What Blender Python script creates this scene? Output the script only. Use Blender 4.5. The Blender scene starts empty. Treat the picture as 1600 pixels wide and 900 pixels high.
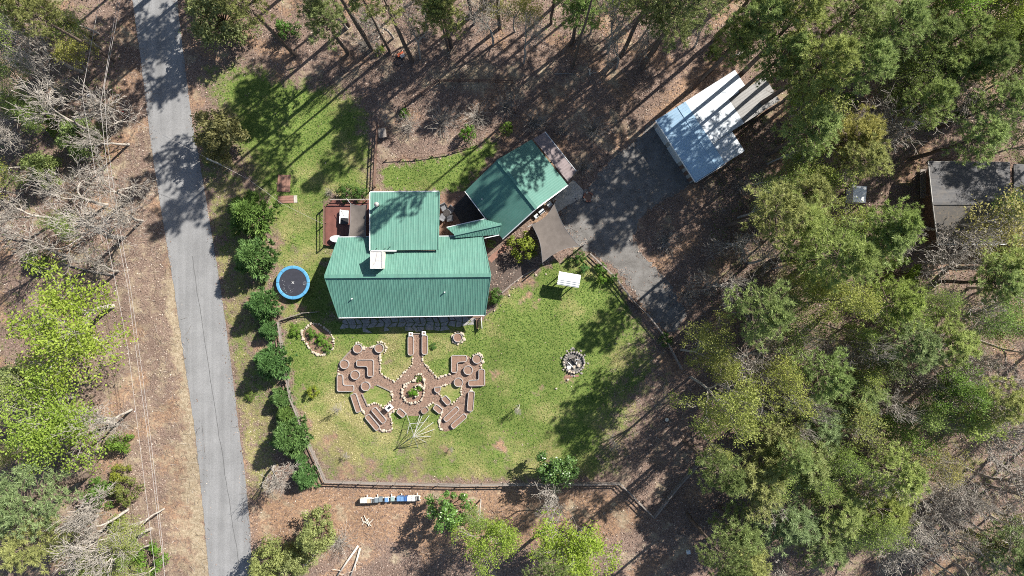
import bpy, math, random
import numpy as np
from mathutils import Vector

# ------------------------------------------------------------------ camera, sky, sun, exposure
SC = bpy.context.scene
COL = SC.collection
S, H = 0.08, 85.333                     # metres per photo pixel on the ground, camera height

cam_d = bpy.data.cameras.new("camera")
cam = bpy.data.objects.new("camera", cam_d)
COL.objects.link(cam)
cam.location = (0, 0, H)
cam.rotation_euler = (0, 0, 0)
cam_d.sensor_width = 36
cam_d.lens = 24
cam_d.clip_end = 4000
SC.camera = cam

SUN_EL = math.radians(41)
SUN_AZ = math.atan2(0.765, 0.644)
world = bpy.data.worlds.new("World")
SC.world = world
world.use_nodes = True
wn = world.node_tree
bg = wn.nodes["Background"]
sky = wn.nodes.new("ShaderNodeTexSky")
sky.sky_type = 'NISHITA'
sky.sun_disc = False
sky.sun_elevation = SUN_EL
sky.sun_rotation = SUN_AZ
wn.links.new(sky.outputs[0], bg.inputs[0])
bg.inputs[1].default_value = 0.07
sun_d = bpy.data.lights.new("sun", 'SUN')
sun_d.energy = 5.0
sun_d.angle = math.radians(0.5)
sun_d.color = (1.0, 0.95, 0.87)
sun = bpy.data.objects.new("sun", sun_d)
COL.objects.link(sun)
sdir = Vector((math.sin(SUN_AZ) * math.cos(SUN_EL), math.cos(SUN_AZ) * math.cos(SUN_EL), math.sin(SUN_EL)))
sun.rotation_euler = sdir.to_track_quat('Z', 'Y').to_euler()
sun.location = sdir * 200
SC.view_settings.view_transform = 'Standard'
SC.view_settings.look = 'None'
SC.view_settings.gamma = 1
SC.view_settings.exposure = 1.17
SC.cycles.pixel_filter_type = 'BLACKMAN_HARRIS'
SC.cycles.filter_width = 1.0
SC.cycles.use_denoising = False          # keeps fine leaf and litter texture

# ------------------------------------------------------------------ helpers
def W(x, y, h=0.0):
    k = S * (H - h) / H
    return np.array([(x - 800) * k, (450 - y) * k, h])

def new_mesh(name, V, F3=None, F4=None, mats=(), attr=None, smooth=False):
    V = np.asarray(V, dtype=np.float32).reshape(-1, 3)
    loops, starts, tot = [], [], 0
    nf = 0
    if F3 is not None and len(F3):
        F3 = np.asarray(F3, dtype=np.int32).reshape(-1, 3)
        loops.append(F3.ravel()); starts.append(np.arange(len(F3)) * 3); tot = len(F3) * 3; nf += len(F3)
    if F4 is not None and len(F4):
        F4 = np.asarray(F4, dtype=np.int32).reshape(-1, 4)
        loops.append(F4.ravel()); starts.append(tot + np.arange(len(F4)) * 4); nf += len(F4)
    me = bpy.data.meshes.new(name)
    loops = np.concatenate(loops).astype(np.int32); starts = np.concatenate(starts).astype(np.int32)
    me.vertices.add(len(V)); me.vertices.foreach_set("co", V.ravel())
    me.loops.add(len(loops)); me.loops.foreach_set("vertex_index", loops)
    me.polygons.add(nf); me.polygons.foreach_set("loop_start", starts)
    if attr is not None:
        a = me.attributes.new("tint", 'FLOAT', 'FACE')
        a.data.foreach_set("value", np.asarray(attr, dtype=np.float32))
    me.update(calc_edges=True)
    me.polygons.foreach_set("use_smooth", np.full(nf, bool(smooth)))
    for m in mats:
        me.materials.append(m)
    return me

def link(name, me, parent=None, loc=None, rz=0.0, kind=None):
    o = bpy.data.objects.new(name, me)
    COL.objects.link(o)
    if parent is not None: o.parent = parent
    if loc is not None: o.location = loc
    if rz: o.rotation_euler = (0, 0, rz)
    if kind: o["kind"] = kind
    return o

def tag(o, label, cat, group=None):
    o["label"] = label; o["category"] = cat
    if group: o["group"] = group
    return o

def thing(name, label, cat, loc=(0, 0, 0), rz=0.0, group=None):
    o = bpy.data.objects.new(name, None)
    o.empty_display_size = 0.5
    COL.objects.link(o)
    o.location = tuple(loc); o.rotation_euler = (0, 0, rz)
    return tag(o, label, cat, group)

class MB:
    """collects boxes, tubes and sheets into one mesh"""
    def __init__(s): s.V = []; s.F3 = []; s.F4 = []; s.n = 0
    def add(s, V, F3=None, F4=None):
        V = np.asarray(V, float).reshape(-1, 3)
        s.V.append(V)
        if F3 is not None and len(F3): s.F3.append(np.asarray(F3, int).reshape(-1, 3) + s.n)
        if F4 is not None and len(F4): s.F4.append(np.asarray(F4, int).reshape(-1, 4) + s.n)
        s.n += len(V); return s
    def box(s, c, size, rz=0.0):
        sx, sy, sz = [v / 2 for v in size]
        P = np.array([[x, y, z] for z in (-sz, sz) for y in (-sy, sy) for x in (-sx, sx)])
        ca, sa = math.cos(rz), math.sin(rz)
        P = np.stack([P[:, 0] * ca - P[:, 1] * sa, P[:, 0] * sa + P[:, 1] * ca, P[:, 2]], 1) + np.asarray(c, float)
        return s.add(P, F4=[[0, 2, 3, 1], [4, 5, 7, 6], [0, 1, 5, 4], [2, 6, 7, 3], [0, 4, 6, 2], [1, 3, 7, 5]])
    def bar(s, p, q, w, t):
        """square bar from p to q"""
        p = np.asarray(p, float); q = np.asarray(q, float); d = q - p; L = np.linalg.norm(d); d = d / L
        up = np.array([0, 0, 1.0]) if abs(d[2]) < 0.95 else np.array([1.0, 0, 0])
        a = np.cross(d, up); a /= np.linalg.norm(a); b = np.cross(a, d)
        P = [e + a * i * w / 2 + b * j * t / 2 for e in (p, q) for j in (-1, 1) for i in (-1, 1)]
        return s.add(P, F4=[[0, 1, 3, 2], [4, 6, 7, 5], [0, 4, 5, 1], [2, 3, 7, 6], [0, 2, 6, 4], [1, 5, 7, 3]])
    def tube(s, pts, r, n=6, cap=True):
        pts = np.asarray(pts, float); m = len(pts)
        r = np.broadcast_to(np.asarray(r, float), (m,))
        ang = np.arange(n) * 2 * math.pi / n
        V = []
        for i in range(m):
            d = pts[min(i + 1, m - 1)] - pts[max(i - 1, 0)]; d = d / np.linalg.norm(d)
            up = np.array([0, 0, 1.0]) if abs(d[2]) < 0.9 else np.array([1.0, 0, 0])
            a = np.cross(d, up); a /= np.linalg.norm(a); b = np.cross(d, a)
            V.append(pts[i] + r[i] * (np.cos(ang)[:, None] * a + np.sin(ang)[:, None] * b))
        V = np.concatenate(V)
        F4 = [[i * n + j, i * n + (j + 1) % n, (i + 1) * n + (j + 1) % n, (i + 1) * n + j] for i in range(m - 1) for j in range(n)]
        F3 = []
        if cap:
            V = np.concatenate([V, pts[:1], pts[-1:]])
            F3 = [[(j + 1) % n, j, m * n] for j in range(n)] + [[(m - 1) * n + j, (m - 1) * n + (j + 1) % n, m * n + 1] for j in range(n)]
        return s.add(V, F3, F4)
    def prism(s, poly, z0, z1, top_only=False):
        """poly: list of (x,y) convex or star-shaped about its mean, z0<z1"""
        P = np.asarray(poly, float); n = len(P)
        A = np.c_[P, np.full(n, z0)]; B = np.c_[P, np.full(n, z1)]
        c = P.mean(0)
        V = np.concatenate([A, B, [[c[0], c[1], z1]]])
        F4 = [[i, (i + 1) % n, n + (i + 1) % n, n + i] for i in range(n)]
        F3 = [[n + i, n + (i + 1) % n, 2 * n] for i in range(n)]
        return s.add(V, F3, F4)
    def me(s, name, mats, smooth=False):
        return new_mesh(name, np.concatenate(s.V), np.concatenate(s.F3) if s.F3 else None,
                        np.concatenate(s.F4) if s.F4 else None, mats, smooth=smooth)
    def build(s, name, mat, parent=None, smooth=False, **k):
        return link(name, s.me(name, [mat], smooth), parent, **k)

def tri_poly(poly):
    """ear-clip triangulation of a simple polygon -> index triples"""
    P = [tuple(p[:2]) for p in poly]; n = len(P)
    area = sum(P[i][0] * P[(i + 1) % n][1] - P[(i + 1) % n][0] * P[i][1] for i in range(n))
    idx = list(range(n))
    if area < 0: idx.reverse()
    out = []
    def cr(a, b, c): return (b[0] - a[0]) * (c[1] - a[1]) - (b[1] - a[1]) * (c[0] - a[0])
    guard = 0
    while len(idx) > 3 and guard < 10000:
        guard += 1; done = False
        for k in range(len(idx)):
            i, j, l = idx[k - 1], idx[k], idx[(k + 1) % len(idx)]
            if cr(P[i], P[j], P[l]) <= 1e-12: continue
            if any(cr(P[i], P[j], P[m]) >= 0 and cr(P[j], P[l], P[m]) >= 0 and cr(P[l], P[i], P[m]) >= 0
                   for m in idx if m not in (i, j, l)): continue
            out.append((i, j, l)); idx.pop(k); done = True; break
        if not done: break
    if len(idx) == 3: out.append(tuple(idx))
    return out

def sheet(name, px, z, mat, jitter=0.0, step=None, seed=0, **k):
    """flat sheet outlined in photo pixels"""
    px = densify(px, step, jitter, seed) if step else px
    V = [W(x, y) * [1, 1, 0] + [0, 0, z] for x, y in px]
    return link(name, new_mesh(name, V, tri_poly(V), None, [mat]), **k)

def densify(px, step, jitter, seed=0, closed=True):
    r = random.Random(seed); out = []
    n = len(px)
    for i in range(n if closed else n - 1):
        a, b = px[i], px[(i + 1) % n]
        m = max(1, int(math.dist(a, b) / step))
        for j in range(m):
            t = j / m
            out.append((a[0] + (b[0] - a[0]) * t + r.uniform(-jitter, jitter), a[1] + (b[1] - a[1]) * t + r.uniform(-jitter, jitter)))
    if not closed: out.append(px[-1])
    return out

# ------------------------------------------------------------------ materials
def nodes_of(name):
    m = bpy.data.materials.new(name); m.use_nodes = True
    nt = m.node_tree
    return m, nt, nt.nodes["Principled BSDF"]

def N(nt, t, **kw):
    n = nt.nodes.new(t)
    for k, v in kw.items(): setattr(n, k, v)
    return n

def noise_node(nt, scale, detail=4, rough=0.6, coords='Object', stretch=None):
    tc = N(nt, "ShaderNodeTexCoord"); no = N(nt, "ShaderNodeTexNoise")
    no.inputs["Scale"].default_value = scale; no.inputs["Detail"].default_value = detail; no.inputs["Roughness"].default_value = rough
    if stretch:
        mp = N(nt, "ShaderNodeMapping"); mp.inputs["Scale"].default_value = stretch
        nt.links.new(tc.outputs[coords], mp.inputs[0]); nt.links.new(mp.outputs[0], no.inputs["Vector"])
    else:
        nt.links.new(tc.outputs[coords], no.inputs["Vector"])
    return no

def ramp(nt, src, stops):
    r = N(nt, "ShaderNodeValToRGB"); e = r.color_ramp.elements
    while len(e) < len(stops): e.new(0.5)
    for el, (p, c) in zip(e, stops):
        el.position = p; el.color = (*c, 1)
    nt.links.new(src, r.inputs[0]); return r

def mixc(nt, f, a, b, mode='MIX'):
    m = N(nt, "ShaderNodeMix", data_type='RGBA', blend_type=mode)
    for s, v in ((m.inputs[0], f), (m.inputs[6], a), (m.inputs[7], b)):
        if hasattr(v, "is_linked"): nt.links.new(v, s)
        elif isinstance(v, (tuple, list)): s.default_value = (*v, 1)
        else: s.default_value = v
    return m.outputs[2]

def bump(nt, p, src, strength, dist=0.05):
    b = N(nt, "ShaderNodeBump"); b.inputs["Strength"].default_value = strength; b.inputs["Distance"].default_value = dist
    nt.links.new(src, b.inputs["Height"]); nt.links.new(b.outputs[0], p.inputs["Normal"])

def mat(name, c, c2=None, scale=3.0, rough=0.7, metal=0.0, detail=5, lo=0.35, hi=0.65, bmp=0.0, stretch=None, fine=0.0, coords='Object', spec=0.5):
    m, nt, p = nodes_of(name)
    p.inputs["Roughness"].default_value = rough; p.inputs["Metallic"].default_value = metal
    p.inputs["Specular IOR Level"].default_value = spec
    c2 = c2 or tuple(v * 0.75 for v in c)
    no = noise_node(nt, scale, detail, 0.65, coords, stretch)
    out = ramp(nt, no.outputs[0], [(lo, c2), (hi, c)]).outputs[0]
    if fine:
        n2 = noise_node(nt, scale * 14, 2, 0.5, coords, stretch)
        out = mixc(nt, fine, out, ramp(nt, n2.outputs[0], [(0.3, tuple(v * 0.45 for v in c)), (0.7, tuple(min(1, v * 1.4) for v in c))]).outputs[0])
    nt.links.new(out, p.inputs["Base Color"])
    if bmp: bump(nt, p, no.outputs[0], bmp)
    return m

def leaf_mat(name, dark, light, trans=0.3, rough=0.6, spec=0.3):
    """foliage: tint attribute gives the leaf's own tone, object colour the tree's"""
    m, nt, p = nodes_of(name)
    at = N(nt, "ShaderNodeAttribute", attribute_name="tint")
    oi = N(nt, "ShaderNodeObjectInfo")
    col = ramp(nt, at.outputs["Fac"], [(0.0, dark), (1.0, light)]).outputs[0]
    col = mixc(nt, 1.0, col, oi.outputs["Color"], 'MULTIPLY')
    nt.links.new(col, p.inputs["Base Color"])
    p.inputs["Roughness"].default_value = rough; p.inputs["Specular IOR Level"].default_value = spec
    tr = N(nt, "ShaderNodeBsdfTranslucent"); nt.links.new(col, tr.inputs[0])
    mx = N(nt, "ShaderNodeMixShader"); mx.inputs[0].default_value = trans
    nt.links.new(p.outputs[0], mx.inputs[1]); nt.links.new(tr.outputs[0], mx.inputs[2])
    nt.links.new(mx.outputs[0], nt.nodes["Material Output"].inputs[0])
    return m

def scatter_mat(name, stops, rough=0.8):
    m, nt, p = nodes_of(name)
    at = N(nt, "ShaderNodeAttribute", attribute_name="tint")
    nt.links.new(ramp(nt, at.outputs["Fac"], stops).outputs[0], p.inputs["Base Color"])
    p.inputs["Roughness"].default_value = rough; p.inputs["Specular IOR Level"].default_value = 0.2
    return m

def roof_mat(name, c, rough=0.38, dirt=0.25, dirtc=(0.2, 0.2, 0.18), streak=None):
    m, nt, p = nodes_of(name)
    n1 = noise_node(nt, 0.5, 6, 0.7); n2 = noise_node(nt, 4, 4, 0.7)
    a = ramp(nt, n1.outputs[0], [(0.3, tuple(v * 0.86 for v in c)), (0.7, tuple(v * 1.08 for v in c))]).outputs[0]
    f = ramp(nt, n2.outputs[0], [(0.5, (0, 0, 0)), (0.8, (dirt, dirt, dirt))]).outputs[0]
    if streak:
        n3 = noise_node(nt, 1.0, 5, 0.7, stretch=streak)
        a = mixc(nt, 1.0, a, ramp(nt, n3.outputs[0], [(0.3, (0.80, 0.82, 0.84)), (0.5, (1, 1, 1)), (0.72, (1.16, 1.13, 1.12))]).outputs[0], 'MULTIPLY')
    p.inputs["Specular IOR Level"].default_value = 0.35
    nt.links.new(mixc(nt, f, a, dirtc), p.inputs["Base Color"])
    rr = ramp(nt, n2.outputs[0], [(0.2, (rough - .08,) * 3), (0.8, (rough + .15,) * 3)]).outputs[0]
    nt.links.new(rr, p.inputs["Roughness"])
    return m

def ground_mat(name):
    m, nt, p = nodes_of(name)
    at = N(nt, "ShaderNodeAttribute", attribute_name="zone")
    sep = N(nt, "ShaderNodeSeparateColor"); nt.links.new(at.outputs["Color"], sep.inputs[0])
    big = noise_node(nt, 0.16, 6, 0.65); mid = noise_node(nt, 0.9, 6, 0.7); fin = noise_node(nt, 5.5, 6, 0.75); vfin = noise_node(nt, 2.6, 8, 0.8)
    def breakup(ch, noise, lo=0.35, k=1.0):
        a = N(nt, "ShaderNodeMath", operation='SUBTRACT'); nt.links.new(noise.outputs[0], a.inputs[0]); a.inputs[1].default_value = 0.5
        b = N(nt, "ShaderNodeMath", operation='MULTIPLY_ADD'); nt.links.new(a.outputs[0], b.inputs[0]); b.inputs[1].default_value = k * 2.4
        nt.links.new(ch, b.inputs[2])
        r = N(nt, "ShaderNodeMapRange"); nt.links.new(b.outputs[0], r.inputs[0]); r.inputs[1].default_value = lo; r.inputs[2].default_value = 1 - lo
        return r.outputs[0]
    litter = ramp(nt, fin.outputs[0], [(0.28, (0.045, 0.030, 0.023)), (0.44, (0.142, 0.098, 0.077)), (0.57, (0.225, 0.163, 0.132)), (0.74, (0.38, 0.31, 0.26))]).outputs[0]
    litter = mixc(nt, ramp(nt, mid.outputs[0], [(0.4, (0, 0, 0)), (0.7, (0.55,) * 3)]).outputs[0], litter, (0.195, 0.136, 0.108))
    dirt = ramp(nt, vfin.outputs[0], [(0.3, (0.13, 0.076, 0.044)), (0.5, (0.285, 0.172, 0.102)), (0.7, (0.44, 0.31, 0.205))]).outputs[0]
    straw = ramp(nt, vfin.outputs[0], [(0.3, (0.16, 0.12, 0.075)), (0.5, (0.30, 0.24, 0.165)), (0.7, (0.44, 0.38, 0.29))]).outputs[0]
    grass = ramp(nt, fin.outputs[0], [(0.28, (0.035, 0.068, 0.013)), (0.46, (0.108, 0.158, 0.034)), (0.60, (0.160, 0.195, 0.058)), (0.76, (0.26, 0.27, 0.105))]).outputs[0]
    dry = ramp(nt, fin.outputs[0], [(0.3, (0.11, 0.115, 0.036)), (0.5, (0.22, 0.205, 0.082)), (0.75, (0.37, 0.31, 0.17))]).outputs[0]
    grass = mixc(nt, breakup(at.outputs["Alpha"], mid, 0.22, 0.75), grass, dry)
    col = mixc(nt, breakup(sep.outputs["Green"], vfin, 0.25), litter, dirt)
    col = mixc(nt, breakup(sep.outputs["Blue"], mid, 0.25), col, straw)
    col = mixc(nt, breakup(sep.outputs["Red"], mid, 0.3, 0.8), col, grass)
    tone = ramp(nt, big.outputs[0], [(0.3, (0.70,) * 3), (0.7, (1.20,) * 3)]).outputs[0]
    nt.links.new(mixc(nt, 1.0, col, tone, 'MULTIPLY'), p.inputs["Base Color"])
    p.inputs["Roughness"].default_value = 0.95; p.inputs["Specular IOR Level"].default_value = 0.1
    bump(nt, p, fin.outputs[0], 0.9, 0.14)
    return m

def asphalt_mat():
    m, nt, p = nodes_of("asphalt")
    fin = noise_node(nt, 9, 4, 0.8); big = noise_node(nt, 0.35, 5, 0.6); st = noise_node(nt, 1.0, 3, 0.5, stretch=(1.2, 0.05, 1))
    a = ramp(nt, fin.outputs[0], [(0.3, (0.145, 0.145, 0.146)), (0.7, (0.235, 0.235, 0.236))]).outputs[0]
    a = mixc(nt, 1.0, a, ramp(nt, big.outputs[0], [(0.3, (0.86,) * 3), (0.7, (1.1,) * 3)]).outputs[0], 'MULTIPLY')
    a = mixc(nt, 1.0, a, ramp(nt, st.outputs[0], [(0.35, (0.88,) * 3), (0.65, (1.08,) * 3)]).outputs[0], 'MULTIPLY')
    nt.links.new(a, p.inputs["Base Color"]); p.inputs["Roughness"].default_value = 0.85; p.inputs["Specular IOR Level"].default_value = 0.25
    bump(nt, p, fin.outputs[0], 0.3, 0.02)
    return m

def shingle_mat():
    m, nt, p = nodes_of("shingles")
    tc = N(nt, "ShaderNodeTexCoord"); br = N(nt, "ShaderNodeTexBrick")
    nt.links.new(tc.outputs["Object"], br.inputs["Vector"])
    br.inputs["Scale"].default_value = 1.0; br.inputs["Brick Width"].default_value = 0.9; br.inputs["Row Height"].default_value = 0.15
    br.inputs["Mortar Size"].default_value = 0.012
    br.inputs["Color1"].default_value = (0.060, 0.060, 0.063, 1); br.inputs["Color2"].default_value = (0.09, 0.088, 0.088, 1); br.inputs["Mortar"].default_value = (0.05, 0.05, 0.055, 1)
    no = noise_node(nt, 1.3, 6, 0.75)
    f = ramp(nt, no.outputs[0], [(0.5, (0, 0, 0)), (0.78, (0.35,) * 3)]).outputs[0]
    nt.links.new(mixc(nt, f, br.outputs[0], (0.17, 0.135, 0.095)), p.inputs["Base Color"])
    p.inputs["Roughness"].default_value = 0.9
    return m

M = {}
M['ground'] = ground_mat("ground")
M['asphalt'] = asphalt_mat()
M['drive'] = mat("drive", (0.165, 0.158, 0.150), (0.075, 0.069, 0.063), .8, 0.9, fine=0.35, bmp=0.25, spec=0.2)
M['mulch'] = mat("mulch", (0.235, 0.158, 0.118), (0.10, 0.065, 0.050), 3, 0.95, detail=8, lo=0.35, hi=0.65, fine=0.55, bmp=0.6, spec=0.1)
M['soil'] = mat("soil", (0.235, 0.150, 0.110), (0.085, 0.053, 0.039), 4, 0.95, detail=7, fine=0.55, bmp=0.6, spec=0.1)
M['green_roof'] = roof_mat("green_roof", (0.080, 0.194, 0.152), 0.58, 0.30, (0.16, 0.20, 0.17), (2.6, 0.16, 1))
M['garage_roof'] = roof_mat("garage_roof", (0.066, 0.168, 0.136), 0.65, 0.35, (0.14, 0.18, 0.16))
M['white_roof'] = roof_mat("white_roof", (0.42, 0.46, 0.50), 0.4, 0.5, (0.30, 0.28, 0.24))
M['painted_sky_roof'] = roof_mat("painted_sky_roof", (0.29, 0.42, 0.54), 0.35, 0.3, (0.42, 0.45, 0.46))  # white metal, with blue sky reflection and shade painted into its colour
M['grey_roof_litter'] = roof_mat("littered_shingles", (0.105, 0.098, 0.09), 0.9, 0.95, (0.225, 0.175, 0.12))
M['grey_roof'] = roof_mat("grey_roof", (0.20, 0.195, 0.19), 0.6, 0.5, (0.16, 0.14, 0.12))
M['mauve_roof'] = mat("mauve_roof", (0.185, 0.150, 0.150), (0.125, 0.10, 0.10), 1.5, 0.8, stretch=(1, 1, 1), fine=0.3)
M['shingle'] = shingle_mat()
M['trim'] = mat("trim", (0.55, 0.57, 0.57), (0.42, 0.44, 0.44), 2, 0.5)
M['chimney_cap'] = mat("chimney_sheet", (0.50, 0.49, 0.47), (0.36, 0.35, 0.33), 3, 0.5)
M['white'] = mat("white_paint", (0.78, 0.78, 0.76), (0.62, 0.62, 0.60), 4, 0.5)
M['offwhite'] = mat("offwhite_paint", (0.62, 0.57, 0.48), (0.50, 0.45, 0.37), 6, 0.6)
M['stone'] = mat("pale_stone", (0.47, 0.405, 0.325), (0.26, 0.215, 0.165), 5, 0.9, fine=0.2)
M['flag'] = mat("flagstone", (0.28, 0.27, 0.26), (0.17, 0.165, 0.16), 2.2, 0.85, fine=0.2)
M['galv'] = mat("galvanised", (0.50, 0.465, 0.44), (0.35, 0.325, 0.305), 4, 0.45, 0.35)
M['wood_grey'] = mat("weathered_wood", (0.245, 0.215, 0.19), (0.13, 0.11, 0.095), 2.5, 0.85, stretch=(3, 3, 3), fine=0.3)
M['wood_brown'] = mat("brown_wood", (0.16, 0.095, 0.066), (0.09, 0.05, 0.036), 3, 0.8, fine=0.25)
M['deck'] = mat("deck_stain", (0.155, 0.058, 0.044), (0.105, 0.040, 0.030), 1.3, 0.65, fine=0.2)
M['siding'] = mat("siding", (0.22, 0.17, 0.12), (0.16, 0.12, 0.085), 1.2, 0.8, stretch=(0.5, 0.5, 6))
M['grey_siding'] = mat("grey_siding", (0.33, 0.32, 0.30), (0.25, 0.24, 0.22), 1.2, 0.8, stretch=(0.4, 0.4, 5))
M['sail'] = mat("sail_cloth", (0.135, 0.117, 0.104), (0.102, 0.088, 0.078), 1.2, 0.9, fine=0.12, spec=0.1)
M['black'] = mat("black_paint", (0.022, 0.022, 0.024), (0.012, 0.012, 0.013), 5, 0.5)
M['char'] = mat("charred_wood", (0.055, 0.05, 0.048), (0.015, 0.014, 0.014), 6, 0.95)
M['ash'] = mat("ash", (0.15, 0.14, 0.135), (0.06, 0.055, 0.05), 4, 0.95, fine=0.4)
M['matblack'] = mat("jumping_mat", (0.022, 0.023, 0.034), (0.015, 0.016, 0.024), 3, 0.7)
M['padblue'] = mat("blue_vinyl", (0.085, 0.27, 0.44), (0.06, 0.21, 0.36), 2.2, 0.4)
M['steel'] = mat("steel", (0.45, 0.46, 0.47), (0.33, 0.34, 0.35), 5, 0.4, 0.5)
M['pole'] = mat("pale_pole", (0.40, 0.40, 0.39), (0.28, 0.28, 0.275), 4, 0.5)
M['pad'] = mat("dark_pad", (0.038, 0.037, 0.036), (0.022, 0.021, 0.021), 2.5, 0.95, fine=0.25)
M['concrete'] = mat("concrete", (0.42, 0.39, 0.34), (0.27, 0.25, 0.21), 2, 0.9, fine=0.25)
M['greyfab'] = mat("grey_fabric", (0.16, 0.165, 0.175), (0.11, 0.115, 0.125), 4, 0.9)
M['terra'] = mat("plywood", (0.235, 0.125, 0.090), (0.155, 0.082, 0.06), 2.2, 0.85, fine=0.25)
M['hive_blue'] = mat("hive_blue", (0.13, 0.25, 0.43), (0.10, 0.19, 0.35), 6, 0.55)
M['hive_deep'] = mat("hive_deep_blue", (0.04, 0.115, 0.30), (0.03, 0.085, 0.23), 6, 0.55)
M['hive_grey'] = mat("hive_grey", (0.17, 0.20, 0.22), (0.12, 0.145, 0.16), 6, 0.6)
M['hive_sage'] = mat("hive_sage", (0.26, 0.34, 0.32), (0.19, 0.26, 0.24), 6, 0.6)
M['hive_tan'] = mat("hive_tan", (0.50, 0.36, 0.25), (0.40, 0.28, 0.19), 6, 0.7)
M['orange'] = mat("orange_plastic", (0.50, 0.11, 0.04), (0.40, 0.08, 0.03), 4, 0.45)
M['red'] = mat("red_plastic", (0.42, 0.03, 0.03), (0.3, 0.02, 0.02), 4, 0.45)
M['yellow'] = mat("yellow_plastic", (0.60, 0.42, 0.06), (0.5, 0.33, 0.04), 4, 0.5)
M['brick'] = mat("brick", (0.30, 0.13, 0.085), (0.20, 0.085, 0.055), 4, 0.9)
M['wire'] = mat("wire", (0.38, 0.35, 0.33), (0.28, 0.26, 0.24), 2, 0.5)
M['glass'] = mat("dark_glass", (0.02, 0.025, 0.03), (0.015, 0.018, 0.02), 2, 0.08)
M['bark_pine'] = mat("pine_bark", (0.155, 0.120, 0.098), (0.075, 0.056, 0.045), 2.2, 0.95, stretch=(2, 2, 0.7), fine=0.3, bmp=0.4, spec=0.1)
M['bark_pale'] = mat("pale_bark", (0.42, 0.385, 0.34), (0.22, 0.195, 0.168), 1.5, 0.9, fine=0.2, spec=0.1)
M['bark_brown'] = mat("brown_bark", (0.15, 0.115, 0.09), (0.08, 0.06, 0.045), 2, 0.95, fine=0.3, spec=0.1)
M['log'] = mat("bleached_log", (0.55, 0.50, 0.44), (0.36, 0.32, 0.27), 1.5, 0.9, fine=0.25)
M['needles'] = leaf_mat("needles", (0.115, 0.145, 0.050), (0.350, 0.385, 0.155), 0.44, 0.55)
M['spring'] = leaf_mat("spring_leaves", (0.19, 0.255, 0.030), (0.40, 0.450, 0.085), 0.42)
M['light'] = leaf_mat("young_leaves", (0.150, 0.200, 0.052), (0.345, 0.395, 0.130), 0.44)
M['conifer'] = leaf_mat("conifer_sprays", (0.045, 0.105, 0.024), (0.125, 0.235, 0.055), 0.2)
M['glossy'] = leaf_mat("glossy_leaves", (0.045, 0.095, 0.022), (0.125, 0.215, 0.055), 0.2, 0.35, 0.5)
M['shrubleaf'] = leaf_mat("shrub_leaves", (0.060, 0.105, 0.020), (0.145, 0.205, 0.050), 0.3)
M['litter'] = scatter_mat("dead_leaves", [(0.0, (0.06, 0.038, 0.028)), (0.4, (0.18, 0.124, 0.098)), (0.75, (0.32, 0.25, 0.205)), (1.0, (0.52, 0.45, 0.38))])
M['tufts'] = scatter_mat("grass_tufts", [(0.0, (0.045, 0.095, 0.014)), (0.36, (0.105, 0.165, 0.034)), (0.58, (0.185, 0.215, 0.070)), (0.80, (0.31, 0.28, 0.140)), (1.0, (0.42, 0.36, 0.20))])
M['twigs'] = scatter_mat("twigs", [(0.0, (0.07, 0.055, 0.045)), (0.5, (0.17, 0.14, 0.115)), (1.0, (0.40, 0.36, 0.31))])

# ------------------------------------------------------------------ ground zones
rng = np.random.default_rng(7)

def poly_soft(X, Y, poly, soft):
    """1 well inside the polygon, 0 well outside, soft border (photo pixels)"""
    P = np.asarray(poly, float); n = len(P)
    d = np.full(X.shape, 1e9); ins = np.zeros(X.shape, bool)
    for i in range(n):
        a, b = P[i], P[(i + 1) % n]
        ab = b - a
        t = np.clip(((X - a[0]) * ab[0] + (Y - a[1]) * ab[1]) / (ab @ ab), 0, 1)
        d = np.minimum(d, np.hypot(X - a[0] - t * ab[0], Y - a[1] - t * ab[1]))
        c = (a[1] > Y) != (b[1] > Y)
        with np.errstate(divide='ignore', invalid='ignore'):
            ins ^= c & (X < (b[0] - a[0]) * (Y - a[1]) / (b[1] - a[1] + 1e-12) + a[0])
    sd = np.where(ins, d, -d)
    return np.clip(sd / soft * 0.5 + 0.5, 0, 1)

def blob(X, Y, x, y, r): return np.clip(1.3 - np.hypot(X - x, Y - y) / r, 0, 1)

LAWN = [(440, 505), (523, 497), (760, 500), (795, 450), (850, 418), (905, 398), (945, 420), (990, 478), (1032, 548), (1050, 600), (1030, 670), (975, 742), (800, 752), (512, 750), (482, 685), (456, 610)]
NWLAWN = [(335, 150), (372, 105), (430, 112), (470, 128), (530, 140), (560, 160), (575, 205), (578, 300), (515, 310), (516, 400), (530, 440), (532, 505), (440, 500), (430, 440), (420, 330), (380, 250)]
NLAWN = [(598, 262), (690, 245), (782, 215), (752, 268), (722, 300), (600, 300)]
STRIP = [(306, 200), (345, 460), (372, 660), (388, 790), (420, 795), (440, 640), (425, 500), (405, 330), (350, 210)]
DIRT = [(395, 775), (500, 757), (960, 762), (1015, 812), (960, 850), (700, 870), (600, 850), (520, 870), (430, 900), (400, 870)]
ROADL = [(203, -60), (207, 0), (222, 110), (236, 225), (252, 330), (272, 450), (288, 560), (305, 675), (316, 780), (327, 900), (334, 970)]
ROADR = [(400, 970), (394, 900), (391, 825), (383, 740), (374, 675), (360, 560), (345, 450), (326, 335), (311, 245), (300, 190), (279, 20), (275, -60)]

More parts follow.
